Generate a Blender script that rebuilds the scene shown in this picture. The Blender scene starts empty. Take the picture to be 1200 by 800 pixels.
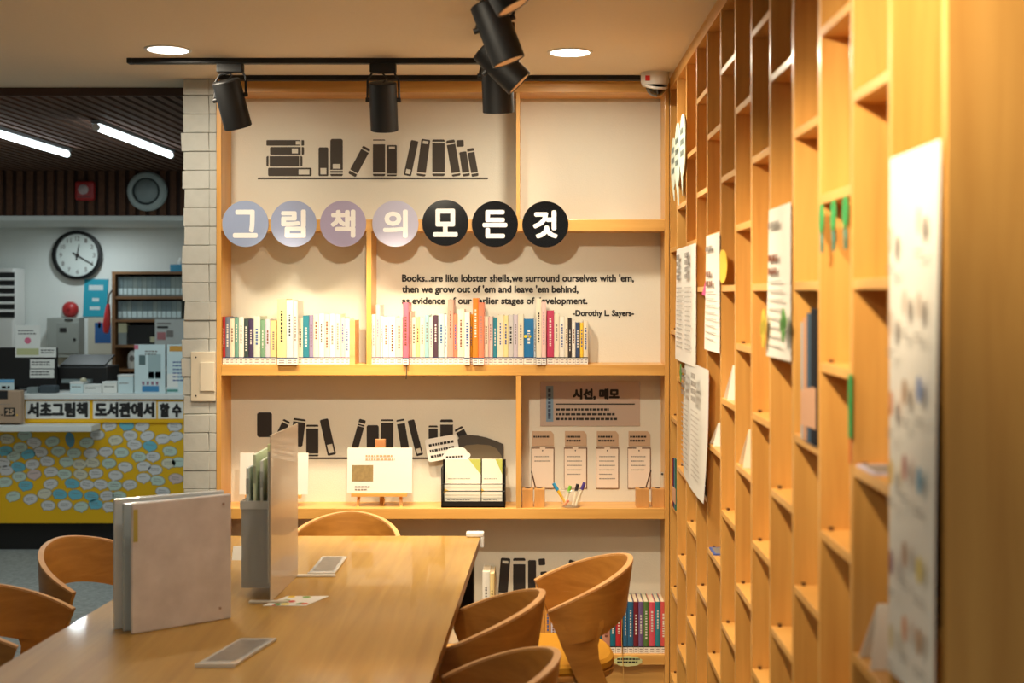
import bpy, bmesh, math, random
from mathutils import Vector, Matrix
R = math.radians
rng = random.Random(7)
sc = bpy.context.scene
COL = sc.collection

# ---------------------------------------------------------------- camera, world, exposure
F, VX, VY, H = 1450.0, 632.0, 345.0, 1.68
cam_d = bpy.data.cameras.new('camera'); cam = bpy.data.objects.new('camera', cam_d); COL.objects.link(cam)
cam.location = (0, 0, H); cam.rotation_euler = (R(90), 0, 0)
cam_d.sensor_width = 36; cam_d.lens = 36 * F / 1200
cam_d.shift_x = -(VX - 600) / 1200; cam_d.shift_y = -(400 - VY) / 1200
cam_d.clip_start = 0.05
cam_d.dof.use_dof = True; cam_d.dof.focus_distance = 5.0; cam_d.dof.aperture_fstop = 2.6
sc.camera = cam
sc.view_settings.view_transform = 'Standard'; sc.view_settings.look = 'None'
sc.view_settings.gamma = 1; sc.view_settings.use_curve_mapping = False
sc.view_settings.exposure = 0.0
sc.cycles.use_denoising = True
sc.cycles.max_bounces = 8; sc.cycles.sample_clamp_indirect = 4.0
w = bpy.data.worlds.new('world'); sc.world = w; w.use_nodes = True
w.node_tree.nodes['Background'].inputs[0].default_value = (1.0, 0.95, 0.84, 1)
w.node_tree.nodes['Background'].inputs[1].default_value = 0.19
WARM = (1.0, 0.79, 0.52)
SPOT_WALL, SPOT_CASE, DOWN_W, TUBE_E, KEY = 74.0, 95.0, 13.0, 7.0, 135.0

# ---------------------------------------------------------------- helpers
def P(px, py, d):                        # photograph pixel at depth d -> point in the room
    return Vector(((px - VX) * d / F, d, H - (py - VY) * d / F))
XC = 0.546                               # front plane of the tall bookcase
def PC(px, py):                          # pixel -> point on that plane
    d = F * XC / (px - VX)
    return Vector((XC, d, H - (py - VY) * d / F))
def srgb(r, g, b):
    f = lambda c: c / 12.92 if c <= 0.04045 else ((c + 0.055) / 1.055) ** 2.4
    return (f(r / 255), f(g / 255), f(b / 255), 1)

_M = {}
def mat(name, col, rough=0.5, metal=0.0, coat=0.0, emit=None, strength=0.0, alpha=1.0, noise=0.0, nscale=30.0, bump=0.0, spec=0.5):
    if name in _M: return _M[name]
    m = bpy.data.materials.new(name); m.use_nodes = True
    nt = m.node_tree; b = nt.nodes['Principled BSDF']
    b.inputs['Base Color'].default_value = col
    b.inputs['Roughness'].default_value = rough; b.inputs['Metallic'].default_value = metal
    b.inputs['Coat Weight'].default_value = coat; b.inputs['Alpha'].default_value = alpha
    b.inputs['Specular IOR Level'].default_value = spec
    if emit: b.inputs['Emission Color'].default_value = emit; b.inputs['Emission Strength'].default_value = strength
    if noise or bump:
        tc = nt.nodes.new('ShaderNodeTexCoord'); n = nt.nodes.new('ShaderNodeTexNoise')
        n.inputs['Scale'].default_value = nscale; n.inputs['Detail'].default_value = 4
        nt.links.new(tc.outputs['Object'], n.inputs['Vector'])
        if noise:
            mx = nt.nodes.new('ShaderNodeMix'); mx.data_type = 'RGBA'
            mx.inputs[6].default_value = tuple(c * (1 - noise) for c in col[:3]) + (1,)
            mx.inputs[7].default_value = tuple(min(1, c * (1 + noise)) for c in col[:3]) + (1,)
            nt.links.new(n.outputs['Fac'], mx.inputs[0]); nt.links.new(mx.outputs[2], b.inputs['Base Color'])
        if bump:
            bp = nt.nodes.new('ShaderNodeBump'); bp.inputs['Strength'].default_value = bump; bp.inputs['Distance'].default_value = 0.002
            nt.links.new(n.outputs['Fac'], bp.inputs['Height']); nt.links.new(bp.outputs['Normal'], b.inputs['Normal'])
    _M[name] = m
    return m
def wood(name, c1, c2, rough=0.42, grain=(3, 3, 40), coat=0.0, lo=0.3, hi=0.7, coat_rough=0.15):
    if name in _M: return _M[name]
    m = bpy.data.materials.new(name); m.use_nodes = True
    nt = m.node_tree; b = nt.nodes['Principled BSDF']
    tc = nt.nodes.new('ShaderNodeTexCoord'); mp = nt.nodes.new('ShaderNodeMapping')
    mp.inputs['Scale'].default_value = grain
    n = nt.nodes.new('ShaderNodeTexNoise'); n.inputs['Scale'].default_value = 1.0; n.inputs['Detail'].default_value = 6
    n.inputs['Roughness'].default_value = 0.6; n.inputs['Distortion'].default_value = 0.6
    cr = nt.nodes.new('ShaderNodeValToRGB')
    cr.color_ramp.elements[0].position = lo; cr.color_ramp.elements[0].color = c1
    cr.color_ramp.elements[1].position = hi; cr.color_ramp.elements[1].color = c2
    nt.links.new(tc.outputs['Object'], mp.inputs['Vector']); nt.links.new(mp.outputs['Vector'], n.inputs['Vector'])
    nt.links.new(n.outputs['Fac'], cr.inputs['Fac']); nt.links.new(cr.outputs['Color'], b.inputs['Base Color'])
    b.inputs['Roughness'].default_value = rough; b.inputs['Coat Weight'].default_value = coat; b.inputs['Coat Roughness'].default_value = coat_rough
    _M[name] = m
    return m

class MB:
    def __init__(s): s.bm = bmesh.new()
    def poly(s, pts):
        s.bm.faces.new([s.bm.verts.new(p) for p in pts]); return s
    def obox(s, o, a, b, c):
        o, a, b, c = Vector(o), Vector(a), Vector(b), Vector(c)
        v = [s.bm.verts.new(p) for p in (o, o+a, o+a+b, o+b, o+c, o+a+c, o+a+b+c, o+b+c)]
        for f in ((3,2,1,0),(4,5,6,7),(0,1,5,4),(1,2,6,5),(2,3,7,6),(3,0,4,7)): s.bm.faces.new([v[i] for i in f])
        return s
    def box(s, x0, x1, y0, y1, z0, z1):
        return s.obox((x0,y0,z0), (x1-x0,0,0), (0,y1-y0,0), (0,0,z1-z0))
    def prism(s, pts, vec):
        vec = Vector(vec); n = len(pts)
        a = [s.bm.verts.new(p) for p in pts]; b = [s.bm.verts.new(Vector(p)+vec) for p in pts]
        s.bm.faces.new(a[::-1]); s.bm.faces.new(b)
        for i in range(n): s.bm.faces.new((a[i], a[(i+1)%n], b[(i+1)%n], b[i]))
        return s
    def lathe(s, prof, o=(0,0,0), axis=(0,0,1), n=24):
        axis = Vector(axis).normalized(); o = Vector(o)
        u = axis.orthogonal().normalized(); v = axis.cross(u)
        rings = []
        for r, h in prof:
            if r < 1e-6: rings.append([s.bm.verts.new(o + axis*h)])
            else: rings.append([s.bm.verts.new(o + axis*h + u*(r*math.cos(t)) + v*(r*math.sin(t))) for t in (2*math.pi*i/n for i in range(n))])
        for A, B in zip(rings, rings[1:]):
            for i in range(n):
                j = (i+1) % n
                if len(A) == 1 and len(B) == 1: continue
                if len(A) == 1: s.bm.faces.new((A[0], B[i], B[j]))
                elif len(B) == 1: s.bm.faces.new((A[i], A[j], B[0]))
                else: s.bm.faces.new((A[i], A[j], B[j], B[i]))
        return s
    def cyl(s, p0, p1, r0, r1=None, n=16):
        p0, p1 = Vector(p0), Vector(p1); L = (p1-p0).length
        return s.lathe([(0,0),(r0,0),(r0 if r1 is None else r1,L),(0,L)], p0, p1-p0, n)
    def tube(s, pts, r, n=8):
        pts = [Vector(p) for p in pts]; rings = []
        up = None
        for i, p in enumerate(pts):
            t = (pts[min(i+1,len(pts)-1)] - pts[max(i-1,0)]).normalized()
            if up is None: up = t.orthogonal().normalized()
            u = (up - t*up.dot(t)).normalized(); v = t.cross(u); up = u
            rings.append([s.bm.verts.new(p + u*(r*math.cos(a)) + v*(r*math.sin(a))) for a in (2*math.pi*k/n for k in range(n))])
        for A, B in zip(rings, rings[1:]):
            for k in range(n): s.bm.faces.new((A[k], A[(k+1)%n], B[(k+1)%n], B[k]))
        s.bm.faces.new(rings[0][::-1]); s.bm.faces.new(rings[-1])
        return s
    def disc(s, c, u, v, ru, rv=None, n=32, vec=None):
        c, u, v = Vector(c), Vector(u), Vector(v); rv = ru if rv is None else rv
        pts = [c + u*(ru*math.cos(t)) + v*(rv*math.sin(t)) for t in (2*math.pi*i/n for i in range(n))]
        return s.prism(pts, vec) if vec is not None else s.poly(pts)
    def build(s, name, m, parent=None, smooth=False, bevel=0.0, tag=None):
        bm = s.bm
        bmesh.ops.recalc_face_normals(bm, faces=bm.faces[:])
        off = Vector((0,0,0))
        if parent is not None:
            q = parent
            while q is not None: off = off + q.location; q = q.parent
        else:
            lo = Vector([min(v.co[k] for v in bm.verts) for k in range(3)]); hi = Vector([max(v.co[k] for v in bm.verts) for k in range(3)])
            off = Vector(((lo.x+hi.x)/2, (lo.y+hi.y)/2, lo.z))
        for v in bm.verts: v.co -= off
        me = bpy.data.meshes.new(name); bm.to_mesh(me); bm.free()
        if smooth:
            for p in me.polygons: p.use_smooth = True
        me.materials.append(m)
        o = bpy.data.objects.new(name, me); COL.objects.link(o)
        if parent is not None: o.parent = parent
        else: o.location = off
        if bevel:
            b = o.modifiers.new('bevel', 'BEVEL'); b.width = bevel; b.segments = 2; b.limit_method = 'ANGLE'; b.angle_limit = R(40)
        if smooth:
            try: me.set_sharp_from_angle(angle=R(35))
            except Exception: pass
        if tag: props(o, *tag)
        return o
def props(o, label, cat, group=None, kind=None):
    o['label'] = label; o['category'] = cat
    if group: o['group'] = group
    if kind: o['kind'] = kind
    return o
def thing(name, loc, label, cat, group=None):
    o = bpy.data.objects.new(name, None); COL.objects.link(o); o.location = loc; o.empty_display_size = 0.1
    return props(o, label, cat, group)
def struct(o): o['kind'] = 'structure'; return o

_T = {}
def text_geo(body, bold=0.0, spacing=1.0):
    k = (body, bold, spacing)
    if k not in _T:
        cu = bpy.data.curves.new('t', 'FONT'); cu.body = body; cu.size = 1; cu.offset = bold; cu.resolution_u = 3; cu.space_character = spacing
        o = bpy.data.objects.new('t', cu); COL.objects.link(o)
        dg = bpy.context.evaluated_depsgraph_get(); dg.update()
        me = bpy.data.meshes.new_from_object(o.evaluated_get(dg))
        vs = [v.co.copy() for v in me.vertices]; fs = [tuple(p.vertices) for p in me.polygons]
        bpy.data.objects.remove(o); bpy.data.curves.remove(cu); bpy.data.meshes.remove(me)
        x0 = min(v.x for v in vs); x1 = max(v.x for v in vs); y0 = min(v.y for v in vs); y1 = max(v.y for v in vs)
        _T[k] = ([((v.x-x0)/(x1-x0), (v.y-y0)/(y1-y0)) for v in vs], fs)
    return _T[k]
def text(mb, body, o, u, v, bold=0.0, spacing=1.0):      # lettering stretched over the rectangle o, u, v
    vs, fs = text_geo(body, 0.0, spacing); o, u, v = Vector(o), Vector(u), Vector(v)
    r = bold * v.length; un, vn = u.normalized(), v.normalized()
    o2, u2, v2 = o+un*r+vn*r, u-un*2*r, v-vn*2*r
    shifts = [(0,0)] + ([(r*math.cos(R(a)), r*math.sin(R(a))) for a in range(0, 360, 45)] if bold else [])
    wn = un.cross(vn)*0.00005
    for q_, (sx, sy) in enumerate(shifts):
        bv = [mb.bm.verts.new(o2 + u2*a + v2*b + un*sx + vn*sy + wn*q_) for a, b in vs]
        for f in fs:
            try: mb.bm.faces.new([bv[i] for i in f])
            except ValueError: pass
    return mb
def dashes(mb, o, u, v, w, rows, pitch, hgt, r, fill=0.85, lo=0.006, hi=0.02):   # unreadable small print: short strokes in rows
    o, u, v = Vector(o), Vector(u).normalized(), Vector(v).normalized()
    for i in range(rows):
        x = 0.0; end = w * r.uniform(fill*0.75, fill)
        while x < end:
            l = min(r.uniform(lo, hi), end - x)
            if l <= 0: break
            a = o + u*x - v*(pitch*i)
            mb.poly([a, a+u*l, a+u*l+v*hgt, a+v*hgt])
            x += l + lo*0.45
    return mb
X, Y, Z = Vector((1,0,0)), Vector((0,1,0)), Vector((0,0,1))
ORD = lambda n: f"{n}{'th' if 10 <= n % 100 <= 20 else {1:'st',2:'nd',3:'rd'}.get(n % 10, 'th')}"

# ---------------------------------------------------------------- materials
maple = wood('maple', srgb(212,158,82), srgb(230,178,100), 0.4, (2,2,2), 0.15)
maple_v = wood('maple_vertical', srgb(204,150,76), srgb(224,172,94), 0.38, (30,30,1.6), 0.2)
maple_h = wood('maple_horizontal', srgb(210,154,78), srgb(230,178,98), 0.4, (1.6,30,30), 0.2)
table_w = wood('table_oak', srgb(162,120,46), srgb(184,143,64), 0.42, (22,1.2,22), 0.35, coat_rough=0.07)
table_e = wood('table_edge', srgb(140,98,50), srgb(160,116,62), 0.4, (22,1.2,22))
chair_w = wood('chair_ply', srgb(154,101,40), srgb(182,127,56), 0.4, (6,6,26), 0.2)
chair_edge = wood('chair_ply_edge', srgb(196,146,92), srgb(212,166,112), 0.5, (9,9,9))
dark_slat = wood('dark_slat', srgb(82,52,34), srgb(104,68,46), 0.8, (30,2,30))
dark_trim = mat('dark_trim', srgb(62,36,20), 0.5)
black_gap = mat('black_backing', srgb(18,13,10), 0.8)
ceil_m = mat('ceiling_paint', srgb(232,222,204), 0.9, noise=0.03, nscale=60)
wall_m = mat('white_wall', srgb(226,230,226), 0.8, noise=0.02, nscale=40)
panel_m = mat('textured_wallpaper', srgb(222,219,206), 0.75, noise=0.025, nscale=220, bump=0.35)
brick_m = mat('white_brick', srgb(188,191,188), 0.9, noise=0.10, nscale=28, bump=1.0)
carpet = mat('grey_carpet', srgb(142,144,140), 0.95, noise=0.5, nscale=45, bump=0.6)
black = mat('black_metal', srgb(15,15,16), 0.5, spec=0.4)
black_gl = mat('black_gloss', srgb(14,14,16), 0.12, coat=0.5)
white = mat('white_plastic', srgb(226,226,222), 0.4)
paper = mat('white_paper', srgb(232,230,224), 0.7)
paper_b = mat('bluish_paper', srgb(206,222,224), 0.6)
ink = mat('ink', srgb(34,32,32), 0.7)
ink_soft = mat('grey_ink', srgb(132,128,124), 0.7); ink_pale = mat('pale_ink', srgb(176,172,168), 0.7)
decal = mat('charcoal_decal', srgb(66,60,54), 0.7)
decal_d = mat('black_decal', srgb(40,36,36), 0.7)
pages_m = mat('cream_pages', srgb(226,214,190), 0.8)
yellow = mat('yellow_board', srgb(236,182,10), 0.6)
glow = mat('warm_lens', (1,0.8,0.55,1), 0.4, emit=(1,0.72,0.42,1), strength=2.2)
lampin = mat('lamp_reflector', srgb(236,206,170), 0.35)
down_e = mat('downlight_diffuser', (1,1,1,1), 0.5, emit=(1,0.95,0.86,1), strength=9.0)
tube_e = mat('tube_glow', (1,1,1,1), 0.5, emit=(0.86,0.97,1,1), strength=TUBE_E)
def clear(name, col, a, rough=0.15): return mat(name, col, rough, alpha=a, coat=0.3)
clear_m = clear('clear_plastic', srgb(206,214,218), 0.4)
teal = mat('teal', srgb(36,158,182), 0.6)

# ---------------------------------------------------------------- room shell
ZC = 2.584
DW, DB = 5.18, 5.35                      # bookcase front, its back panel
struct(MB().box(-6, 1.2, -2.6, 10.2, -0.1, 0).build('floor', carpet))
struct(MB().box(-6, 1.2, -2.6, 5.42, ZC, ZC+0.12).build('ceiling', ceil_m))
struct(MB().box(-1.42, 1.2, 5.372, 5.5, 0, ZC+0.12).build('wall_back', wall_m))
struct(MB().box(0.815, 0.93, -2.6, 5.372, 0, ZC).build('wall_right', wall_m))
struct(MB().box(-6.1, -6, -2.6, 10.2, 0, 3).build('wall_left', wall_m))
struct(MB().box(-6, -1.0, 9.64, 9.76, 0, 2.232).build('wall_rear', wall_m))
struct(MB().box(-1.3, -1.18, 5.5, 9.64, 0, 2.55).build('wall_office', wall_m))
struct(MB().box(-6, -1.42, 5.405, 5.42, 2.548, ZC).build('trim_1', dark_trim))
# slatted dark ceiling over the desk area and the slatted fascia at its far end
m = MB()
x = -5.98
while x < -1.32: m.box(x, x+0.036, 5.42, 8.7, 2.55, 2.59); x += 0.062
o = m.build('ceiling_slats', dark_slat); struct(o)
struct(MB().box(-6, -1.3, 5.42, 8.75, 2.592, 2.66).build('ceiling_backing', black_gap))
m = MB(); x = -5.98
while x < -1.32: m.box(x, x+0.042, 8.7, 8.725, 2.236, 2.55); x += 0.072
o = m.build('trim_fascia', dark_slat); struct(o)
struct(MB().box(-6, -1.3, 8.726, 8.75, 2.236, 2.59).build('trim_2', mat('fascia_back', srgb(58,34,24), 0.7)))
struct(MB().box(-6, -1.3, 8.69, 9.64, 2.20, 2.232).build('ceiling_soffit', wall_m))
# white brick pillar, every course with its own rough outline
m = MB(); rb = random.Random(3)
z = 0.0; k = 0; ch = 0.0786
while z < ZC - 0.02:
    zt = min(z + ch, ZC)
    e = rb.uniform(-0.006, 0.006); d1 = rb.uniform(0, 0.006); t = rb.uniform(-.002,.002)
    m.obox((-1.493+e, DW+0.006-d1, z+0.0008), (0.1095-e, 0, t), (0, 0.02+d1, 0), (rb.uniform(-.004,.004), 0, zt-z-0.0016-abs(t)))
    m.obox((-1.383, DW+0.006-d1*0.8, z+0.0008), (0.030, 0, 0), (0, 0.02+d1, 0), (0, 0, zt-z-0.0016))
    for q in range(2):
        yy = DW+0.03+q*0.19
        m.obox((-1.498+e, yy, z+0.002), (0.02, 0, 0), (0, 0.186, 0), (0, 0, zt-z-0.004))
    z = zt; k += 1
o = m.build('wall_pillar', brick_m, bevel=0.0025); struct(o)
struct(MB().box(-1.486, -1.354, DW+0.012, 5.42, 0, ZC).build('wall_pillar_core', mat('mortar', srgb(176,172,158), 0.9)))

# ---------------------------------------------------------------- wall bookcase
XL0, XL1, XR0, XR1 = -1.352, -1.332, 0.525, 0.5445
bc = thing('wall_bookcase', (-0.4, 5.27, 0), 'wide pale wooden bookcase with white back panels, between brick pillar and tall bookcase', 'bookcase')
MB().box(XL0, XL1, DW, 5.352, 0, ZC).build('side_panel', maple_v, bc, bevel=0.0015)
MB().box(XR0, XR1, DW, 5.352, 0, ZC).build('side_panel', maple_v, bc, bevel=0.0015)
MB().box(XL1, XR0, DB, 5.368, 0.13, ZC).build('back_panel', panel_m, bc)
MB().box(XL1, XR0, DW, DB, 2.526, ZC).build('top_board', maple_h, bc, bevel=0.0015)
Z1, Z2, Z3, Z4 = 1.994, 1.387, 0.785, 0.173
for zt, th in ((Z1,0.048), (Z2,0.046), (Z3,0.045), (Z4,0.043)):
    MB().box(XL1, XR0, DW, DB, zt-th, zt).build('shelf', maple_h, bc, bevel=0.002)
MB().box(-0.0964, -0.082, DW+0.002, DB, Z1, 2.526).build('divider', maple_v, bc)
MB().box(-0.724, -0.7036, DW+0.002, DB, Z2, Z1-0.048).build('divider', maple_v, bc)
MB().box(-0.0975, -0.076, DW+0.002, DB, Z3, Z2-0.046).build('divider', maple_v, bc)
MB().box(XL1, XR0, DW+0.03, DW+0.05, 0, Z4-0.043).build('plinth', maple_h, bc)

# ---------------------------------------------------------------- tall bookcase along the right side
edges = [785, 793.5, 804.5, 816.5, 829, 845, 862, 881, 903, 930, 961, 999, 1044.5, 1109]
dep = [F*XC/(e-VX) for e in edges]
XB = 0.79
tb = thing('tall_bookcase', (XC+0.12, 3.4, 0), 'tall pale wooden bookcase of narrow staggered compartments along the right-hand wall', 'bookcase')
MB().box(XB, XB+0.015, dep[-1], DW, 0, ZC-0.05).build('back_panel', maple_v, tb)
MB().box(XC, XB, dep[-1], DW, ZC-0.05, ZC).build('top_board', maple, tb)
for i, d in enumerate(dep):
    y0 = d if i else DW-0.018
    if i == len(dep)-1: MB().box(XC, XB, d-0.0, d+0.02, 0, ZC-0.05).build('end_panel', maple_v, tb, bevel=0.002)
    else: MB().box(XC, XB, y0, y0+0.018, 0, ZC-0.05).build('divider', maple_v, tb, bevel=0.0015)
SH = {}
for k in range(13):
    A = k % 2 == 1
    base = 0.352 if A else 0.518
    y1 = dep[k] if k else DW-0.018; y0 = dep[k+1]+0.018
    for j in range(-1, 8):
        zr = base - 0.325*j
        if zr < -0.1: zr *= 1 + 0.10*max(0, 1-k/8)
        zz = H + zr
        if zz > ZC-0.2 or zz < 0.03: continue
        s = MB().box(XC+0.001, XB, y0, y1, zz-0.018, zz).build('shelf', maple, tb, bevel=0.001)
        SH.setdefault(k, []).append(zz)
        if zz < H: MB().cyl((XC+0.02, y1-0.006, zz), (XC+0.02, y1-0.006, zz+0.006), 0.005, n=8).build('shelf_pin', mat('pin', srgb(90,52,18), 0.6), s)
def shelf_under(k, z): return max(s for s in SH[k] if s <= z + 0.06)

# ---------------------------------------------------------------- ceiling fixtures
def downlight(px, py, label):
    c = P(px, py, F*(ZC-H)/(VY-py)); r = 0.085
    t = thing('ceiling_downlight', (c.x, c.y, ZC), label, 'light', 'round downlights in the ceiling')
    MB().lathe([(r-0.012,0),(r-0.011,-0.004),(r,-0.003),(r,0)], (c.x,c.y,ZC), (0,0,1), 40).build('trim_ring', white, t, smooth=True)
    MB().lathe([(0,-0.002),(r-0.012,-0.002),(r-0.012,0)], (c.x,c.y,ZC), (0,0,1), 40).build('diffuser', down_e, t)
    return c
def area_lamp(name, loc, size, e, col, parent=None, sy=None, rot=(0,0,0)):
    l = bpy.data.lights.new(name, 'AREA'); l.energy = e; l.color = col; l.shape = 'DISK' if sy is None else 'RECTANGLE'; l.size = size
    if sy: l.size_y = sy
    o = bpy.data.objects.new(name, l); COL.objects.link(o); o.location = loc; o.rotation_euler = rot
    return o
c1 = downlight(668, 61, 'round lit downlight in the ceiling near the dome camera')
c2 = downlight(197, 58, 'round lit downlight in the ceiling beside the left end of the black track')
DWARM = (1.0, 0.88, 0.68)
for c, e in ((c1, DOWN_W), (c2, DOWN_W*0.8)): area_lamp('downlight_and_fill_lamp', (c.x, c.y, ZC-0.012), 0.15, e, DWARM)
for x, y, e in ((-0.42, 3.40, 9), (-0.9, 1.2, 8), (-0.9, -0.8, 13), (-3.2, 4.3, 3)):  # all but the first are fill lamps added out of view, without fixtures
    area_lamp('downlight_and_fill_lamp', (x, y, ZC-0.012), 0.15, e, DWARM)

# the swivelling downlight of the next row, above the picture's top edge, turned to the wall bookcase
_l = bpy.data.lights.new('downlight_beam', 'SPOT'); _l.energy = KEY; _l.color = (1.0, 0.86, 0.64); _l.spot_size = R(80); _l.spot_blend = 1.0; _l.shadow_soft_size = 0.05
_o = bpy.data.objects.new('downlight_beam', _l); COL.objects.link(_o); _o.location = (-0.42, 3.40, ZC-0.015)
_o.rotation_euler = (Vector((-0.30, 5.35, 0.80)) - _o.location).to_track_quat('-Z', 'Y').to_euler()
def track(p0, p1, label, wid=0.034, hgt=0.02):
    p0, p1 = Vector(p0), Vector(p1); a = (p1-p0); b = Vector((-a.y, a.x, 0)).normalized()*wid
    t = thing('track_rail', (p0+p1)/2, label, 'lighting track', 'black lighting tracks on the ceiling')
    MB().obox(p0-b/2, a, b, (0,0,hgt)).build('rail', black, t, bevel=0.002)
    e = a.normalized()*0.02
    MB().obox(p0-b*0.55-e, e, b*1.1, (0,0,hgt)).build('end_cap', black, t, bevel=0.002)
    MB().obox(p1-b*0.55, e, b*1.1, (0,0,hgt)).build('end_cap', black, t, bevel=0.002)
zr = ZC-0.02
track((-1.557, 4.745, zr), (-0.20, 4.745, zr), 'long black ceiling track carrying the two spotlights nearest the brick pillar')
track((-1.30, 5.115, zr), (0.415, 5.115, zr), 'black ceiling track running tight along the top of the wall bookcase')
track((-0.13, 0.1, zr), (-0.13, 4.42, zr), 'black ceiling track running toward the viewer above the cluster of tilted spotlights')

def spotlight(body_c, dirv, mount, label, e=0.0, ang=60, blend=0.85, L=0.185, r=0.053, col=WARM, aim=None):
    body_c = Vector(body_c); d = Vector(dirv).normalized(); mount = Vector(mount)
    t = thing('track_spotlight', mount, label, 'spotlight', 'black cylinder spotlights on ceiling tracks')
    MB().box(mount.x-0.05, mount.x+0.05, mount.y-0.017, mount.y+0.017, mount.z-0.034, mount.z).build('track_adapter', black, t, bevel=0.003)
    back = body_c - d*(L/2); front = body_c + d*(L/2)
    MB().lathe([(0,0),(r-0.004,0),(r,0.004),(r,L-0.002),(r-0.003,L),(r-0.006,L),(r-0.006,L*0.80)], back, d, 36).build('lamp_body', black, t, smooth=True)
    MB().lathe([(r-0.0062,L*0.985),(r-0.02,L*0.80),(0,L*0.80)], back, d, 36).build('reflector', lampin, t, smooth=True)
    MB().lathe([(r-0.021,L*0.81),(0,L*0.825)], back, d, 24).build('bulb', glow, t, smooth=True)
    side = d.cross(Y).normalized() if abs(d.dot(Y)) < 0.9 else X.copy()
    if side.x < 0: side = -side
    piv = back + d*(L*0.36); top = mount - Z*0.034
    pts = []
    up = top + Z*0.0
    for sgn in (-1, 1):
        a = piv + side*(sgn*(r+0.007))
        m = MB().cyl(piv + side*(sgn*(r-0.002)), piv + side*(sgn*(r+0.014)), 0.009, n=12)
        m.build('pivot_knob', black, t, smooth=True)
    A = piv - side*(r+0.008); B = piv + side*(r+0.008)
    ctrl = [A, A.lerp(top - side*(r+0.006), 0.72), top - side*(r*0.8), top - side*(r*0.35), top + side*(r*0.35), top + side*(r*0.8), B.lerp(top + side*(r+0.006), 0.72), B]
    MB().tube(ctrl, 0.0045, 8).build('yoke', black, t, smooth=True)
    mid = (top + back)/2 + side*0.014 + Y*0.01
    MB().tube([top - side*0.004, mid, back + d*0.004], 0.0035, 8).build('power_cord', black, t, smooth=True)
    if e:
        l = bpy.data.lights.new('spot_lamp', 'SPOT'); l.energy = e; l.color = col; l.spot_size = R(ang); l.spot_blend = blend; l.shadow_soft_size = 0.028
        o = bpy.data.objects.new('spot_lamp', l); COL.objects.link(o); o.location = front + d*0.006
        dd = (Vector(aim) - o.location).normalized() if aim else d
        o.rotation_euler = dd.to_track_quat('-Z', 'Y').to_euler()
def on_rail(px, py, d): return P(px, py, d)
spotlight(P(272, 122, 4.745), (0.20, 0.33, -1), (P(270,80,4.745).x, 4.745, zr), 'black spotlight nearest the brick pillar, tilted on the ceiling track', SPOT_WALL)
spotlight(P(449.5, 125, 4.745), (0.0, 0.33, -1), (P(449,80,4.745).x, 4.745, zr), 'black spotlight hanging straight down at the middle of the long ceiling track', SPOT_WALL*1.3)
spotlight(P(583, 98, 4.30), (0.03, 0.24, -1), (-0.13, 4.36, zr), 'black spotlight pointing straight down behind two tilted spotlights', SPOT_WALL*1.0, r=0.055, L=0.20)
spotlight(P(588, 77, 4.02), (0.62, 0.02, -0.62), (-0.13, 4.03, zr), 'black spotlight tilted steeply toward the tall bookcase, lower of the overlapping pair', SPOT_CASE*0.35, L=0.165, r=0.05)
spotlight(P(583, 38, 3.72), (0.33, 0.03, -0.86), (-0.13, 3.74, zr), 'black spotlight with a glowing rim, upper of the overlapping pair', SPOT_CASE*0.35, L=0.19, r=0.052)
spotlight(P(585, -22, 3.3), (0.45, 0.0, -0.80), (-0.13, 3.3, zr), 'black spotlight cut off by the top of the picture', SPOT_CASE*0.35, L=0.16, r=0.05)
# further lamps of the same track, above the camera's view: they wash the near end of the tall bookcase
for yy, tgt, e, wh in ((1.42, (0.62, 1.95, 2.0), SPOT_CASE*1.15, 'near end'), (2.0, (0.60, 2.75, 1.4), SPOT_CASE*0.75, 'middle'), (2.6, (0.60, 3.6, 1.2), SPOT_CASE*0.6, 'far half')):
    mnt = Vector((-0.13, yy, zr)); bc_ = mnt - Z*0.16; dd = (Vector(tgt)-bc_).normalized()
    spotlight(bc_, dd, mnt, f'black track spotlight above the viewer aimed at the {wh} of the tall bookcase', e, ang=70, blend=0.9)

# dome camera
pc = P(767.5, 85.5, 5.05)
t = thing('dome_camera', (pc.x, pc.y, ZC), 'small white dome security camera with a red square mark, on the ceiling in the corner', 'camera')
MB().lathe([(0,0),(0.058,0),(0.058,-0.035),(0.052,-0.052),(0.040,-0.056)], (pc.x,pc.y,ZC), (0.0,0.0,1), 32).build('housing', white, t, smooth=True)
dome_o = Vector((pc.x+0.004, pc.y-0.006, ZC-0.053))
MB().lathe([(0.044,0.0)] + [(0.043*math.cos(a), -0.045*math.sin(a)) for a in (R(0),R(15),R(30),R(45),R(60),R(75))] + [(0,-0.045)], dome_o, (0.1,-0.35,1), 32).build('dome', black_gl, t, smooth=True)
MB().lathe([(0.047,0.004),(0.049,-0.004),(0.043,-0.008)], dome_o, (0.1,-0.35,1), 32).build('dome_ring', white, t, smooth=True)
mm = MB(); a0 = P(756.5, 98, 4.99); mm.obox((a0.x, pc.y-0.0562, ZC-0.040), (0.018,-0.0,0), (0,0.01,0), (0,0,0.02)); mm.build('logo_mark', mat('red_mark', srgb(206,40,36), 0.5), t)

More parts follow.
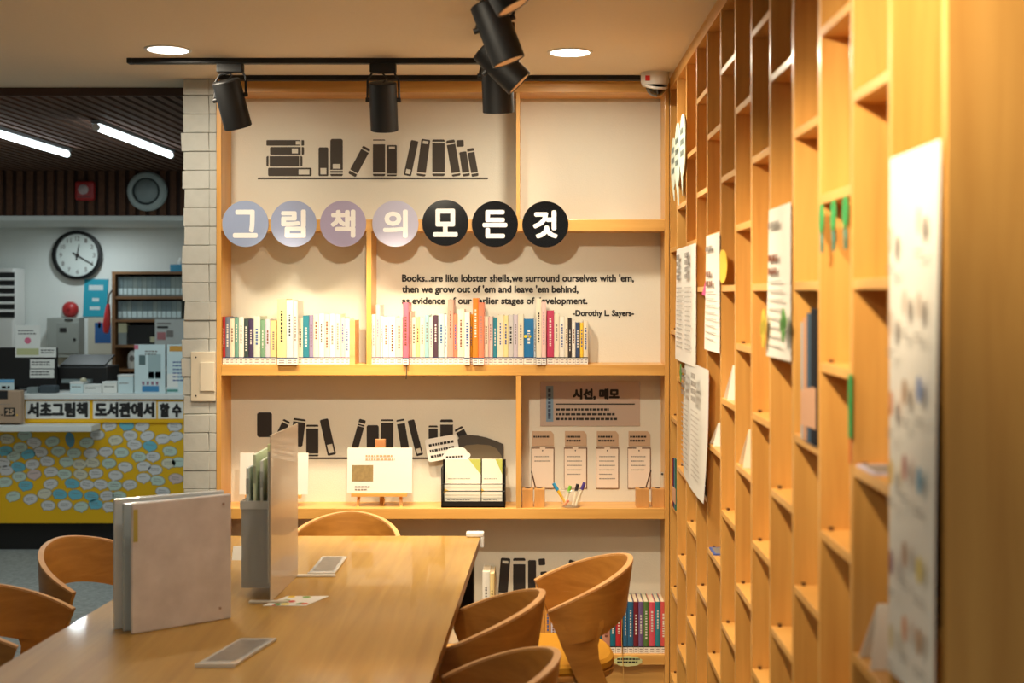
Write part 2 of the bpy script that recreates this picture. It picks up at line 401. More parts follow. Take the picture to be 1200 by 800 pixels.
# ---------------------------------------------------------------- round letter signs
ringsc = [(287.5,262.2,'그',(154,170,206)),(344,262,'림',(156,168,203)),(402,262,'책',(170,162,195)),(463.3,262,'의',(184,184,210)),(521.9,261,'모',None),(580,262.5,'든',None),(639.1,262.8,'것',None)]
wl = mat('white_lettering', srgb(250,250,250), 0.5)
names = ['first', 'second', 'third', 'fourth', 'fifth', 'sixth', 'seventh']
for i, (px, py, ch_, colr) in enumerate(ringsc):
    c = P(px, py, DW-0.0045)
    t = thing('round_sign', (c.x, DW-0.004, c.z-0.096), f"{'pale blue-lilac mirrored' if colr else 'glossy black'} round sign with white Korean letter, {names[i]} of seven from the brick pillar", 'sign', 'round letter signs along the top shelf')
    mm_ = mat(f'mirror_film_{i}', srgb(*colr), 0.5, 0.0, coat=0.15, noise=0.09, nscale=7) if colr else black_gl
    MB().disc((c.x, DW-0.0005, c.z), X, Z, 0.0965, n=56, vec=(0,-0.0045,0)).build('disc', mm_, t)
    hh = 0.118
    text(MB(), ch_, (c.x-0.052, DW-0.0056, c.z-hh/2), (0.104,0,0), (0,0,hh), bold=0.042).build('letter', wl, t)

# ---------------------------------------------------------------- wall stickers: silhouettes of books
def silhouette(parent, b0, t0, wpx, gaps=(), window=None, m=decal, d=DB-0.0012):
    """b0/t0: px of bottom-centre and top-centre; gaps: (a,b) light bands along the length; window: (a,b) light label box."""
    b = P(*b0, d); tp = P(*t0, d); ax = tp-b; sd = Vector((ax.z, 0, -ax.x)).normalized()*(wpx*d/F/2)
    mb = MB(); cuts = [0.0]
    for a, c in sorted(list(gaps)): cuts += [a, c]
    cuts.append(1.0)
    for s0, s1 in zip(cuts[0::2], cuts[1::2]):
        segs = [(s0, s1)]
        if window and window[0] >= s0 and window[1] <= s1:
            segs = [(s0, window[0]), (window[1], s1)]
            for sg in (-1, 1):
                o_ = b+ax*window[0]
                mb.poly([o_+sd*sg, o_+sd*sg*0.62, o_+sd*sg*0.62+ax*(window[1]-window[0]), o_+sd*sg+ax*(window[1]-window[0])])
        for a, c in segs:
            A, B = b+ax*a, b+ax*c
            rl = min(sd.length*0.22, (B-A).length*0.42); rr = sd.normalized()*rl; ra = ax.normalized()*rl
            f0, f1 = a > 0.001, c < 0.999   # only the ends of a spine are rounded
            mb.poly(([A-sd, A+sd] if f0 else [A-sd+ra, A-sd+rr, A+sd-rr, A+sd+ra]) + ([B+sd, B-sd] if f1 else [B+sd-ra, B+sd-rr, B-sd+rr, B-sd-ra]))
    return mb.build('book_silhouette', m, parent)
def line_sticker(parent, x0, x1, y, m, th=1.6):
    d = DB-0.0012; a = P(x0, y+th/2, d); b = P(x1, y-th/2, d)
    MB().poly_line(a, b).build('shelf_line', m, parent)
def _pl(s, a, b): s.poly([(a.x,a.y,a.z),(b.x,a.y,a.z),(b.x,a.y,b.z),(a.x,a.y,b.z)]); return s
MB.poly_line = _pl
q = lambda x, y: (240+x/3.076, 60+y/3.076)
t = thing('book_sticker', P(437, 209, DB), 'dark grey sticker of book shapes on a line, high on the white panel', 'wall sticker')
line_sticker(t, 302, 572, 209, decal, 2.0)
for (x0,y0,x1,y1,gp,wn) in ((222,320,358,340,((.90,.93),),(.78,.88)),(235,345,358,373,((.90,.93),),(.64,.82)),(222,378,352,415,((.06,.09),(.91,.94)),None),(228,420,385,450,(),(.70,.95))):
    silhouette(t, q(x0,(y0+y1)/2), q(x1,(y0+y1)/2), (y1-y0)/3.076, gp, wn)
for (bx,by,tx,ty,wd,gp,wn) in ((427.5,450,427.5,346,35,(),(.06,.28)),(475,450,475,316,45,((.06,.09),(.14,.17)),(.20,.33)),(530,447,584,347,31,((.10,.14),(.88,.92)),None),
    (628,450,628,318,44,((.06,.10),(.87,.97)),None),(674.5,450,674.5,338,35,((.05,.08),),(.88,.95)),(730,448,757,322,27,(),(.05,.18)),(779,450,797,318,32,((.06,.10),),(.88,.96)),
    (842.5,450,842.5,318,45,((.07,.11),(.90,.94)),None),(907,450,885,320,31,((.06,.10),(.88,.92)),None),(921,344,920,320,26,(),None),(943,450,930,362,26,((.10,.15),),None),(975,451,957,350,25,((.10,.14),(.86,.9)),None)):
    silhouette(t, q(bx,by), q(tx,ty), wd/3.076, gp, wn)
q = lambda x, y: (270+x/4, 440+y/4)
t = thing('book_sticker', P(350, 536.5, DB), 'black sticker of book shapes on a line, behind the acrylic partition and small easel', 'wall sticker')
line_sticker(t, 340, 550, 536.8, decal_d, 2.0)
for (bx,by,tx,ty,wd,gp,wn) in ((160,288,160,172,70,(),None),(205,330,265,210,34,((.88,.93),),None),(308,330,325,202,58,((.88,.93),),None),(384,378,384,230,57,((.05,.09),(.88,.94)),None),(476,372,438,204,40,(),(.06,.30))):
    silhouette(t, q(bx,by), q(tx,ty), wd/4, gp, wn, decal_d)
t = thing('book_sticker', P(480, 536, DB), 'black sticker of leaning book shapes behind the easel card and leaflet rack', 'wall sticker')
for (bx,by,tx,ty,wd,gp,wn) in ((575,370,620,206,32,((.86,.90),(.80,.82)),None),(667,370,667,232,57,((.18,.24),),None),(735,370,735,205,58,((.06,.1),(.9,.95)),None),(824,370,796,205,38,((.88,.95),),None),(888,374,846,208,32,(),(.06,.2))):
    silhouette(t, q(bx,by), q(tx,ty), wd/4, gp, wn, decal_d)
q = lambda x, y: (470+x/5, 450+y/5)
for (bx,by,tx,ty,wd,gp,wn) in ((188,420,188,242,54,((.90,.94),),None),(267,420,267,207,75,((.86,.93),),None),(385,345,335,256,52,((.80,.88),),None)):
    silhouette(t, q(bx,by), q(tx,ty), wd/5, gp, wn, decal_d)
q = lambda x, y: (560+x/5.714, 640+y/5.714)
t = thing('book_sticker', P(640, 700, DB), 'black sticker of book shapes low on the panel, behind the wooden chairs', 'wall sticker')
for (bx,by,tx,ty,wd,gp,wn) in ((166,335,186,78,64,((.06,.1),),(.86,.93)),(277,335,277,78,82,((.84,.93),),None),(363,330,363,92,54,(),None),(430,126,427,82,44,(),None),(455,330,440,168,44,(),None),(610,190,640,95,55,((.70,.78),),None)):
    silhouette(t, q(bx,by), q(tx,ty), wd/5.714, gp, wn, decal_d)
# quotation
t = thing('quotation_lettering', P(607, 372, DB), 'black English quotation about books lettered in four lines on the white panel', 'wall lettering')
for s_, x0, x1, yt, yb in (("Books...are like lobster shells,we surround ourselves with 'em,",471,743,321,331.5),("then we grow out of 'em and leave 'em behind,",471,678,334,345.5),("as evidence of our earlier stages of development.",471,688.5,348,358.7),("-Dorothy L. Sayers-",671,743,363,372.5)):
    a = P(x0, yb, DB-0.0012); b = P(x1, yt, DB-0.0012)
    text(MB(), s_, a, (b.x-a.x,0,0), (0,0,b.z-a.z), bold=0.04).build('quotation_line', ink, t)

# ---------------------------------------------------------------- books
BC = dict(red=(186,44,48), slate=(108,120,140), cream=(232,222,200), greenteal=(110,160,146), white=(236,232,222), dkgreen=(62,78,76), dkpurple=(70,58,90), palegreen=(206,216,204), green=(120,160,130),
    lavender=(206,204,220), yellowcream=(236,212,150), paleyellow=(240,222,160), paleblue=(200,216,226), teal=(46,130,150), mauve=(150,140,172), pink=(224,110,134), pinkwhite=(236,196,190), tan=(206,160,104),
    lightteal=(150,196,204), plum=(80,58,72), paleteal=(180,208,210), brownpink=(206,156,140), mustard=(218,164,40), orange=(236,128,40), coral=(236,130,100), grey=(206,204,204), lilac=(206,196,208), blue=(26,112,170),
    crimson=(190,60,98), black=(50,44,44), navy=(52,72,110), yellow=(244,200,60), pinkbrown=(198,140,118), blueteal=(24,112,136), dkred=(118,32,48), purple=(116,92,142), leafgreen=(92,124,66), hotpink=(216,84,104), bluebook=(44,104,146), wood=(216,150,70), coralred=(206,84,84))
CN = dict(greenteal='green-teal', dkgreen='dark green', dkpurple='dark purple', palegreen='pale green', yellowcream='yellowish cream', paleyellow='pale yellow', paleblue='pale blue', pinkwhite='pinkish white', lightteal='light teal', paleteal='pale teal', brownpink='brownish pink', pinkbrown='pinkish brown', blueteal='deep blue-teal', dkred='dark red', leafgreen='leaf green', hotpink='bright pink', bluebook='blue', wood='orange-tan', coralred='coral red')
labm = mat('book_label', srgb(240,238,232), 0.6); band_n = mat('label_band', srgb(40,52,100), 0.6); inkl = mat('label_ink', srgb(150,140,140), 0.7)
lightink = mat('light_ink', srgb(226,222,214), 0.6)
def book(px0, px1, ytop, zb, col, label, group, dfront=None, depth=0.135, lab=True, kind=None, mark=True, yb=None):
    d = dfront or DW+0.018
    x0 = (px0-VX)*d/F+0.0006; x1 = (px1-VX)*d/F-0.0006
    zt = H-(ytop-VY)*d/F
    cm = mat('cover_'+col, srgb(*BC[col]), 0.45, coat=0.15)
    t = thing('book', ((x0+x1)/2, d+depth/2, zb), label, 'book', group)
    wd = x1-x0; th = min(0.0022, wd*0.16)
    mb = MB()
    # spine slightly rounded, two boards
    n = 5; pts = []
    for i in range(n+1):
        a = i/n; pts.append((x0+wd*a, d+0.0028*(1-math.sin(math.pi*a)), zb))
    pts += [(x1, d+0.006, zb), (x0, d+0.006, zb)]
    mb.prism(pts, (0,0,zt-zb))
    mb.box(x0, x0+th, d+0.006, d+depth, zb, zt); mb.box(x1-th, x1, d+0.006, d+depth, zb, zt)
    mb.build('cover', cm, t)
    MB().box(x0+th, x1-th, d+0.006, d+depth-0.004, zb+0.003, zt-0.003).build('pages', pages_m, t)
    hgt = zt-zb; rr = random.Random(int(px0*17+ytop))
    dark = sum(BC[col]) < 420
    if mark:
        mb = MB(); zz = zb+hgt*rr.uniform(.74,.86); end = zb+hgt*rr.uniform(.30,.5); sw = wd*rr.uniform(.22,.38); cx = (x0+x1)/2
        while zz > end:
            l = rr.uniform(.004,.010)
            mb.poly([(cx-sw/2,d-0.0004,zz-l),(cx+sw/2,d-0.0004,zz-l),(cx+sw/2,d-0.0004,zz),(cx-sw/2,d-0.0004,zz)])
            zz -= l+rr.uniform(.002,.006)
        mk = rr.choice([ink, ink_soft, mat('brown_ink', srgb(120,70,50), .7), mat('blue_ink', srgb(60,90,150), .7)]) if not dark else lightink
        mb.build('spine_title', mk, t)
    if lab:
        lh = 0.026
        lo_ = MB().box(x0, x1, d-0.0008, d+0.002, zb+0.001, zb+lh).build('spine_label', labm, t)
        MB().box(x0, x1, d-0.0010, d+0.002, zb+lh, zb+lh+0.004).build('label_band', band_n if px0 < 640 else ink, lo_)
        m2 = MB()
        for r_ in range(2):
            z0 = zb+0.016-0.009*r_; m2.poly([(x0+wd*.2,d-0.0012,z0),(x0+wd*.8,d-0.0012,z0),(x0+wd*.8,d-0.0012,z0+.004),(x0+wd*.2,d-0.0012,z0+.004)])
        m2.build('call_number', inkl, lo_)
    return t
def size_word(px0, px1, ytop, ref):
    return ('tall ' if ytop < ref-10 else '') + ('thin ' if px1-px0 < 5.5 else ('thick ' if px1-px0 > 9 else ''))
q = lambda x: 240+x/4.704
rowA = [(98,112,428,'red'),(112,138,430,'slate'),(138,163,440,'cream'),(163,186,432,'greenteal'),(186,215,430,'white'),(215,240,440,'dkgreen'),(240,268,442,'dkpurple'),(268,305,426,'palegreen'),(305,333,445,'green'),(333,360,442,'lavender'),(360,396,450,'yellowcream'),
    (398,449,330,'paleyellow'),(449,486,336,'paleblue'),(486,511,342,'white'),(512,540,432,'cream'),(540,575,422,'teal'),(575,598,420,'mauve'),(598,628,412,'cream'),(628,658,410,'white'),(658,688,414,'cream'),(688,718,412,'white'),(718,748,414,'cream'),(748,772,432,'pinkwhite'),(772,798,440,'white')]
for i, (a, b, yt, c) in enumerate(rowA):
    front = yt < 350
    book(q(a), q(b), 280+yt/4.704, Z2, c, f"{size_word(q(a),q(b),280+yt/4.704,370)}{CN.get(c,c)} book on the upper shelf, {ORD(i+1)} book from the brick pillar", 'picture books on the upper shelf', dfront=DW-0.012 if front else None)
MB().box((409.8-VX)*5.2/F, (416-VX)*5.2/F, 5.2, 5.32, Z2, Z2+0.185).build('book_end', wood('bookend', srgb(206,164,106), srgb(220,180,124)), tag=('narrow tan wooden bookend closing the row of books beside the upright board', 'bookend'), bevel=0.001)
q = lambda x: 430+x/4.286
rowB = [(24,44,250,'white'),(44,66,202,'pinkwhite'),(66,80,258,'lavender'),(80,110,262,'white'),(110,144,262,'white'),(144,179,264,'cream'),(180,209,190,'pink'),(209,226,235,'brownpink'),(226,246,264,'cream'),(246,265,264,'yellowcream'),(265,290,264,'cream'),(290,312,252,'lightteal'),(312,332,262,'cream'),(332,358,255,'plum'),(358,388,246,'paleteal'),(388,405,250,'white'),(405,434,176,'brownpink'),(434,455,248,'coral'),(455,489,224,'cream'),
    (489,517,240,'white'),(517,531,250,'mustard'),(531,560,168,'orange'),(560,588,190,'coral'),(588,610,260,'cream'),(610,632,262,'pinkwhite'),(632,655,266,'teal'),(655,685,252,'cream'),(685,710,256,'paleyellow'),(710,735,252,'grey'),(735,758,252,'lilac'),(758,787,250,'cream'),(788,838,272,'blue'),(838,850,276,'paleblue'),(850,877,170,'cream'),(877,900,186,'pinkwhite'),(902,940,230,'crimson'),(940,967,246,'cream'),(967,994,262,'white'),(994,1010,264,'cream'),(1010,1029,268,'black'),(1029,1048,280,'white'),(1048,1070,290,'navy'),(1070,1088,292,'yellow'),(1088,1111,282,'cream')]
FR = {180, 489, 531, 560, 850, 877}
for i, (a, b, yt, c) in enumerate(rowB):
    o = book(q(a), q(b), 310+yt/4.286, Z2, c, f"{size_word(q(a),q(b),310+yt/4.286,370)}{CN.get(c,c)} book under the quotation, {ORD(i+1)} to the right of the upright board", 'picture books on the upper shelf', dfront=DW-0.012 if a in FR else None)
    if a == 180:
        x_ = (476-VX)*5.16/F
        MB().tube([(x_,5.166,Z2+0.002),(x_+.001,5.164,Z2-0.02),(x_-.001,5.165,Z2-0.06)], 0.0018, 6).build('ribbon_bookmark', mat('dark_ribbon', srgb(70,60,50), .8), o)
    if a == 788:
        c_ = P(617.5, 394, DW+0.017)
        MB().disc((c_.x-.006, DW+0.0176, c_.z), X, Z, .007, n=16).disc((c_.x+.012, DW+0.0176, c_.z), X, Z, .006, n=16).build('spine_emblem', mat('emblem_yellow', srgb(240,214,40), .6), o)
q = lambda x: 680+x/5.717
rowD = [(60,97,262,'teal'),(97,147,262,'blueteal'),(147,200,268,'pinkbrown'),(200,237,262,'blueteal'),(237,278,258,'red'),(287,318,258,'bluebook'),(318,357,258,'bluebook'),(357,390,258,'dkred'),(390,424,258,'purple'),(424,460,258,'leafgreen'),(460,502,260,'hotpink'),(502,537,258,'teal'),(537,578,258,'coralred')]
for i, (a, b, yt, c) in enumerate(rowD):
    n = len(rowD)-i
    book(q(a), q(b), 660+yt/5.717, Z4, c, f"{CN.get(c,c)} book on the lowest shelf, {ORD(n)} from the corner by the tall bookcase", 'books on the lowest shelf', depth=0.15)
q = lambda x: 560+x/5.714
rowE = [(30,80,172,'white'),(80,110,182,'yellowcream'),(345,386,355,'cream'),(386,448,262,'wood'),(448,489,265,'wood'),(489,520,330,'lilac'),(520,548,360,'white'),(548,575,420,'palegreen'),(575,612,470,'cream'),(612,660,420,'white'),(660,720,430,'cream')]
for i, (a, b, yt, c) in enumerate(rowE):
    book(q(a), q(b), 640+yt/5.714, Z4, c, f"{CN.get(c,c)} book on the lowest shelf behind the chairs, {ORD(i+1)} from the table leg", 'books on the lowest shelf', depth=0.15, lab=False)
# scalloped sticker and cord on the lowest shelf
c_ = P(736, 773.5, DW)
t = thing('shelf_label', (c_.x, DW, c_.z-0.02), 'pale green scalloped label with two lines of print on the lowest shelf edge', 'label')
mb = MB()
pts = []
for i in range(48):
    a = 2*math.pi*i/48; rr = 1+0.10*abs(math.sin(a*5)); pts.append((c_.x+0.056*math.cos(a)*rr, DW-0.0005, c_.z-0.003+0.020*math.sin(a)*rr))
mb.prism(pts, (0,-0.002,0)).build('card', mat('pale_green_card', srgb(206,208,150), .6), t)
dashes(MB(), (c_.x-0.046, DW-0.003, c_.z+0.003), X, Z, 0.1, 2, 0.013, 0.007, random.Random(2), 0.95, .006,.014).build('print', ink, t)
mb = MB().tube([P(729,725,DW-.004), P(728.5,750,DW-.006), P(730,775,DW-.008), P(731,800,DW-.01)], 0.0016, 6)
mb.build('hanging_string', mat('tan_string', srgb(206,160,90), .8), tag=('thin tan string hanging in front of the lowest shelf books', 'string'))

# ---------------------------------------------------------------- things on the third shelf
def easel_card(xl, xr, yt, yb, label, elabel, pic):
    d = 5.235
    a, b = P(xl, yb, d), P(xr, yt, d)
    cx = (a.x+b.x)/2; lz = P(0, yb+1, d).z
    t = thing('table_easel', (cx, d, Z3), elabel, 'easel', 'small easels on the shelf')
    for s in (-1, 1): MB().obox((cx+s*0.092-0.006, d-0.012, Z3), (0.012,0,0), (0,0.014,0), (-s*0.006, 0.028, lz-Z3+0.02)).build('leg', maple, t)
    MB().box(cx-0.118, cx+0.118, d-0.022, d+0.004, lz-0.014, lz).build('ledge', maple, t, bevel=0.001)
    MB().obox((cx-0.01, d+0.075, Z3), (0.02,0,0), (0,0.012,0), (0,-0.04,b.z-Z3+0.03)).build('rear_leg', maple, t)
    MB().obox((cx-0.02, d+0.018, lz), (0.04,0,0), (0,0.008,0), (0,0.012,b.z-lz+0.008)).build('spine_board', maple, t)
    MB().box(cx-0.022, cx+0.022, d+0.018, d+0.034, b.z-0.004, b.z+0.036).build('top_clamp', wood('clamp', srgb(176,116,70), srgb(196,136,90)), t, bevel=0.003)
    MB().tube([(cx+.005,d+.03,lz-.015),(cx+.02,d+.0,lz-.03),(cx+.016,d-.0,Z3+.004)], 0.002, 6).build('cord', mat('tan_string', srgb(206,160,90), .8), t)
    c = thing('display_card', (cx, d, lz), label, 'card', 'white cards on easels')
    MB().obox((a.x, d-0.008, lz+.0006), (b.x-a.x,0,0), (0,0.004,0), (0,0.016,b.z-lz)).build('sheet', paper, c)
    sl = 0.016/(b.z-lz)
    def on(u, v): return Vector((a.x+(b.x-a.x)*u, d-0.0085+sl*(b.z-lz)*v-0.0006, lz+(b.z-lz)*v))
    if pic:
        MB().poly([on(.07,.26),on(.40,.26),on(.40,.62),on(.07,.62)]).build('picture', mat('dim_picture', srgb(150,128,84), .6, noise=.4, nscale=60), c)
        v = (on(0,1)-on(0,0)).normalized()
        dashes(MB(), on(.28,.80), X, v, .14, 2, .014, .008, random.Random(4), 1, .007, .014).build('heading', mat('tan_ink', srgb(190,160,120), .7), c)
        dashes(MB(), on(.12,.12), X, v, .07, 2, .012, .006, random.Random(5), 1, .006, .012).build('caption', ink_soft, c)
easel_card(407, 483, 525, 576, 'white display card with a small picture, on the middle easel of the third shelf', 'small wooden easel holding the card with a picture on the third shelf', True)
easel_card(281, 361, 531, 578, 'white display card on the easel partly hidden behind the acrylic partition', 'small wooden easel partly hidden behind the acrylic partition', False)

# leaflet rack
d = 5.20
a, b = P(517, 596, d), P(592, 540, d)
t = thing('leaflet_rack', ((a.x+b.x)/2, d+0.05, Z3), 'black leaflet rack with two slots on the third shelf', 'rack')
MB().box(a.x, b.x, d, d+0.1, Z3, Z3+0.006).build('base', black, t)
MB().box(a.x, b.x, d, d+0.003, Z3, Z3+0.026).build('front_lip', black, t)
MB().box(a.x, a.x+0.005, d, d+0.1, Z3, Z3+0.165).build('side_wall', black, t); MB().box(b.x-0.005, b.x, d, d+0.1, Z3, Z3+0.165).build('side_wall', black, t)
MB().box(a.x, b.x, d+0.097, d+0.1, Z3, Z3+0.19).build('back_wall', black, t)
for zz in (P(0,567,d).z, P(0,575.5,d).z): MB().tube([(a.x,d,zz),(b.x,d,zz)], 0.002, 8).build('front_bar', black, t)
xm = P(563, 0, d).x
lf = mat('leaflet_white', srgb(240,236,220), .6); lg = mat('leaflet_green', srgb(190,196,96), .6); ly = mat('leaflet_yellow', srgb(240,196,80), .6)
for (x0, x1, nm) in ((a.x+0.012, xm-0.002, 'left-hand'), (xm+0.004, b.x-0.014, 'right-hand')):
    for (z0, z1, yy, wh) in ((Z3+0.09, Z3+0.196, d+0.06, 'rear'), (Z3+0.008, Z3+0.098, d+0.02, 'front')):
        if nm == 'right-hand' : lab_ = f'white leaflet in the {wh} pocket of the leaflet rack, narrower slot beside the upright'
        else: lab_ = f'white leaflet in the {wh} pocket of the leaflet rack, wider slot beside the easel'
        c = thing('leaflet', ((x0+x1)/2, yy, z0), lab_, 'leaflet', 'leaflets in the black rack')
        wz = x1-x0
        z0_ = Z3+0.0066
        MB().box(x0, x1, yy, yy+0.006, z0_, z1).build('sheet', lf, c)
        if wh == 'rear': MB().poly([(x0+wz*.66,yy-.0005,z1),(x0+wz,yy-.0005,z1),(x0+wz,yy-.0005,z1-.065)]).build('green_corner', lg, c)
        else: MB().poly([(x0,yy-.0005,z1-.02),(x0+wz*.12,yy-.0005,z1-.03),(x0,yy-.0005,z1-.04)]).build('yellow_mark', ly, c)
        dashes(MB(), (x0+wz*.08, yy-.0006, z1-.085 if wh == 'rear' else z0+.02), X, Z, wz*.8, 1, .008, .003, random.Random(8), 1, .005, .012).build('print', ink_soft, c)
# small signs above the rack
def tilted_card(px, py, wpx, hpx, ang, d, m, label, name, cat, rows, rnd=0.0):
    c = P(px, py, d); u = Vector((math.cos(R(ang)),0,math.sin(R(ang)))); v = Vector((-math.sin(R(ang)),0,math.cos(R(ang))))
    wd, hh = wpx*d/F, hpx*d/F
    t = thing(name, c - v*hh/2, label, cat)
    pts = []
    if rnd: pts = [c + u*(wd/2*math.cos(a))*(1+.06*math.cos(6*a)) + v*(hh/2*math.sin(a))*(1+.06*math.cos(6*a)) for a in (2*math.pi*i/40 for i in range(40))]
    else:
        r_ = hh*0.1
        for sx, sy, a0 in ((1,1,0),(-1,1,90),(-1,-1,180),(1,-1,270)):
            for k_ in range(4):
                a = R(a0+k_*30); pts.append(c+u*(sx*(wd/2-r_)+r_*math.cos(a))+v*(sy*(hh/2-r_)+r_*math.sin(a)))
    MB().prism(pts, (0,0.003,0)).build('card', m, t)
    dashes(MB(), c - u*wd*.40 + v*(hh*.16 if rows > 1 else -hh*.1) - Y*.0008, u, v, wd*.8, rows, hh*.25, hh*.11, random.Random(int(px)), 1, .006, .014).build('print', ink, t)
    return t
tilted_card(518.5, 525, 38, 27, 10, 5.32, paper, 'white card with three lines of print, tilted above the leaflet rack', 'notice_card', 'sign', 3)
tilted_card(535, 534, 31, 20, 3, 5.27, paper, 'white cloud-shaped card standing behind the leaflet rack', 'cloud_card', 'sign', 1, 1.0)
# dark dome-shaped cut-out behind the rack
t = thing('dome_cutout', P(565, 540, 5.33), 'dark grey dome-shaped cut-out panel standing behind the leaflet rack', 'cut-out')
q = lambda x, y, d=5.33: P(470+x/5, 450+y/5, d)
outer = [(330,470),(330,330),(345,303),(400,298),(450,302),(500,313),(550,330),(600,352),(600,470)]
MB().prism([q(*p_) for p_ in outer], (0,0.006,0)).build('board', mat('cutout_dark', srgb(70,64,58), .7), t)
inner = [(350,470),(345,380),(380,358),(450,352),(520,358),(560,378),(588,420),(590,470)]
MB().prism([q(*p_, 5.328) for p_ in inner], (0,0.0015,0)).build('inner_band', mat('cutout_olive', srgb(112,98,76), .7), t)
# framed notice and four tag + sheet pairs
dB = DB-0.004
a, b = P(633, 499, dB), P(750, 447, dB)
t = thing('memo_notice', ((a.x+b.x)/2, dB, a.z), 'clear-fronted notice panel with bold Korean heading in the right-hand bay of the third shelf', 'sign')
MB().box(a.x, b.x, dB, DB, a.z, b.z).build('panel', mat('notice_face', srgb(190,172,158), .25, coat=.6), t, bevel=.001)
a2, b2 = P(640, 494, dB), P(648.5, 452, dB)
MB().poly_line(Vector((a2.x,dB-.0008,a2.z)), Vector((b2.x,dB-.0008,b2.z))).build('blue_strip', mat('blue_strip', srgb(120,150,176), .4), t)
dashes(MB(), (a2.x+.008, dB-.0014, b2.z-.012), -Z, X, .15, 1, .01, .012, random.Random(12), 1, .01, .018).build('strip_lettering', mat('dkblue_ink', srgb(50,70,100), .6), t)
a3, b3 = P(671, 468.5, dB-.001), P(726, 455, dB-.001)
text(MB(), '시선, 메모', a3, (b3.x-a3.x,0,0), (0,0,b3.z-a3.z), bold=0.065).build('heading', ink, t)
a4, b4 = P(651, 474, dB-.001), P(744, 472.6, dB-.001); MB().poly_line(a4, b4).build('rule_line', ink, t)
dashes(MB(), P(651.5, 481, dB-.001), X, Z, .29, 3, .0205, .010, random.Random(13), .97, .008, .022).build('print', ink, t)
tagm = mat('tan_tag', srgb(196,170,144), .6); shm = mat('memo_sheet', srgb(236,222,206), .6); clipm = mat('memo_board', srgb(120,84,56), .6)
for i, x0 in enumerate((623.6, 662, 699.4, 736.6)):
    nm = ['first','second','third','fourth'][i]
    a, b = P(x0, 522.5, dB), P(x0+25.4, 505, dB)
    t = thing('caption_tag', ((a.x+b.x)/2, dB, a.z), f'tan caption tag above the {nm} memo sheet from the upright board', 'tag', 'tan caption tags')
    MB().prism([(a.x,dB,a.z),(b.x,dB,a.z),(b.x,dB,b.z-.014),(b.x-.008,dB,b.z-.004),(b.x-.012,dB,b.z),(a.x,dB,b.z)], (0,.0035,0)).build('card', tagm, t)
    dashes(MB(), (a.x+.006,dB-.0006,b.z-.028), X, Z, .085, (1,2,2,2)[i], .017, .008, random.Random(30+i), .95, .005,.012).build('print', ink, t)
    a, b = P(x0-.5, 571.5, dB), P(x0+25, 524.5, dB)
    t = thing('memo_sheet', ((a.x+b.x)/2, dB, a.z), f'handwritten memo sheet on a thin dark board, {nm} from the upright board', 'memo', 'memo sheets on the white panel')
    MB().box(a.x-.002, b.x+.004, dB+.001, DB, a.z-.004, b.z+.001).build('board', clipm, t)
    MB().box(a.x, b.x, dB-.001, dB+.001, a.z, b.z-.004).build('sheet', shm, t)
    MB().box((a.x+b.x)/2-.012, (a.x+b.x)/2+.012, dB-.002, dB+.001, b.z-.006, b.z+.002).build('clip', shm, t)
    MB().disc(((a.x+b.x)/2, dB-.0016, b.z-.012), X, Z, .003, n=10).build('pin_dot', ink, t)
    dashes(MB(), (a.x+.012,dB-.0016,b.z-.04), X, Z, .075, (2,5,6,4)[i], .019, .004, random.Random(50+i), .95, .003,.008).build('handwriting', ink_soft, t)
# wooden pen blocks
for i, (x0, x1, lab_) in enumerate(((612,624.8,'short wooden block beside the upright board, left of its twin'),(626.2,638.5,'short wooden block right of the one touching the upright board'),(745.5,760.5,'short wooden block nearer the pens, of the pair by the end panel'),(764.3,778.3,'short wooden block against the end panel of the bookcase'))):
    d = 5.205; a, b = P(x0, 0, d), P(x1, 0, d); hz = 0.078
    t = thing('pen_block', ((a.x+b.x)/2, d+.025, Z3), lab_, 'pen holder', 'wooden pen blocks')
    MB().box(a.x, b.x, d, d+.05, Z3, Z3+hz).build('body', wood('block_wood', srgb(196,140,76), srgb(214,160,96), .5, (20,20,3)), t, bevel=.002)
    MB().disc(((a.x+b.x)/2, d+.025, Z3+hz+.0004), X, Y, .013, n=16).build('pen_hole', ink, t)
for i, (x0,y0,x1,y1,lab_) in enumerate(((627.5,574,623,553,'thin dark pen leaning out of the wooden block by the upright board'),(757,574,762.5,552,'thin dark pen standing in the wooden block nearer the pens'))):
    a, b = P(x0,y0,5.23), P(x1,y1,5.23)
    a.z = Z3+.079
    t = thing('thin_pen', a, lab_, 'pen'); MB().cyl(a, b, .003, n=8).build('barrel', mat('brown_pen', srgb(90,66,50), .5), t); MB().cyl(b, b+(b-a).normalized()*.006, .003, .001, n=8).build('pen_tip', ink, t)
t = thing('plastic_ruler', (P(775,574,5.23).x, 5.23, Z3+.079), 'clear plastic ruler standing in the wooden block against the end panel', 'ruler')
a = P(773.5,574,5.23); b = P(778.5,553,5.23)
MB().box(a.x, b.x, 5.229, 5.231, Z3+.079, b.z).build('strip', clear('clear_ruler', srgb(226,220,206), .55), t); MB().disc(((a.x+b.x)/2,5.2284,b.z-.008), X, Z, .005, n=14).build('hang_hole', ink, t)
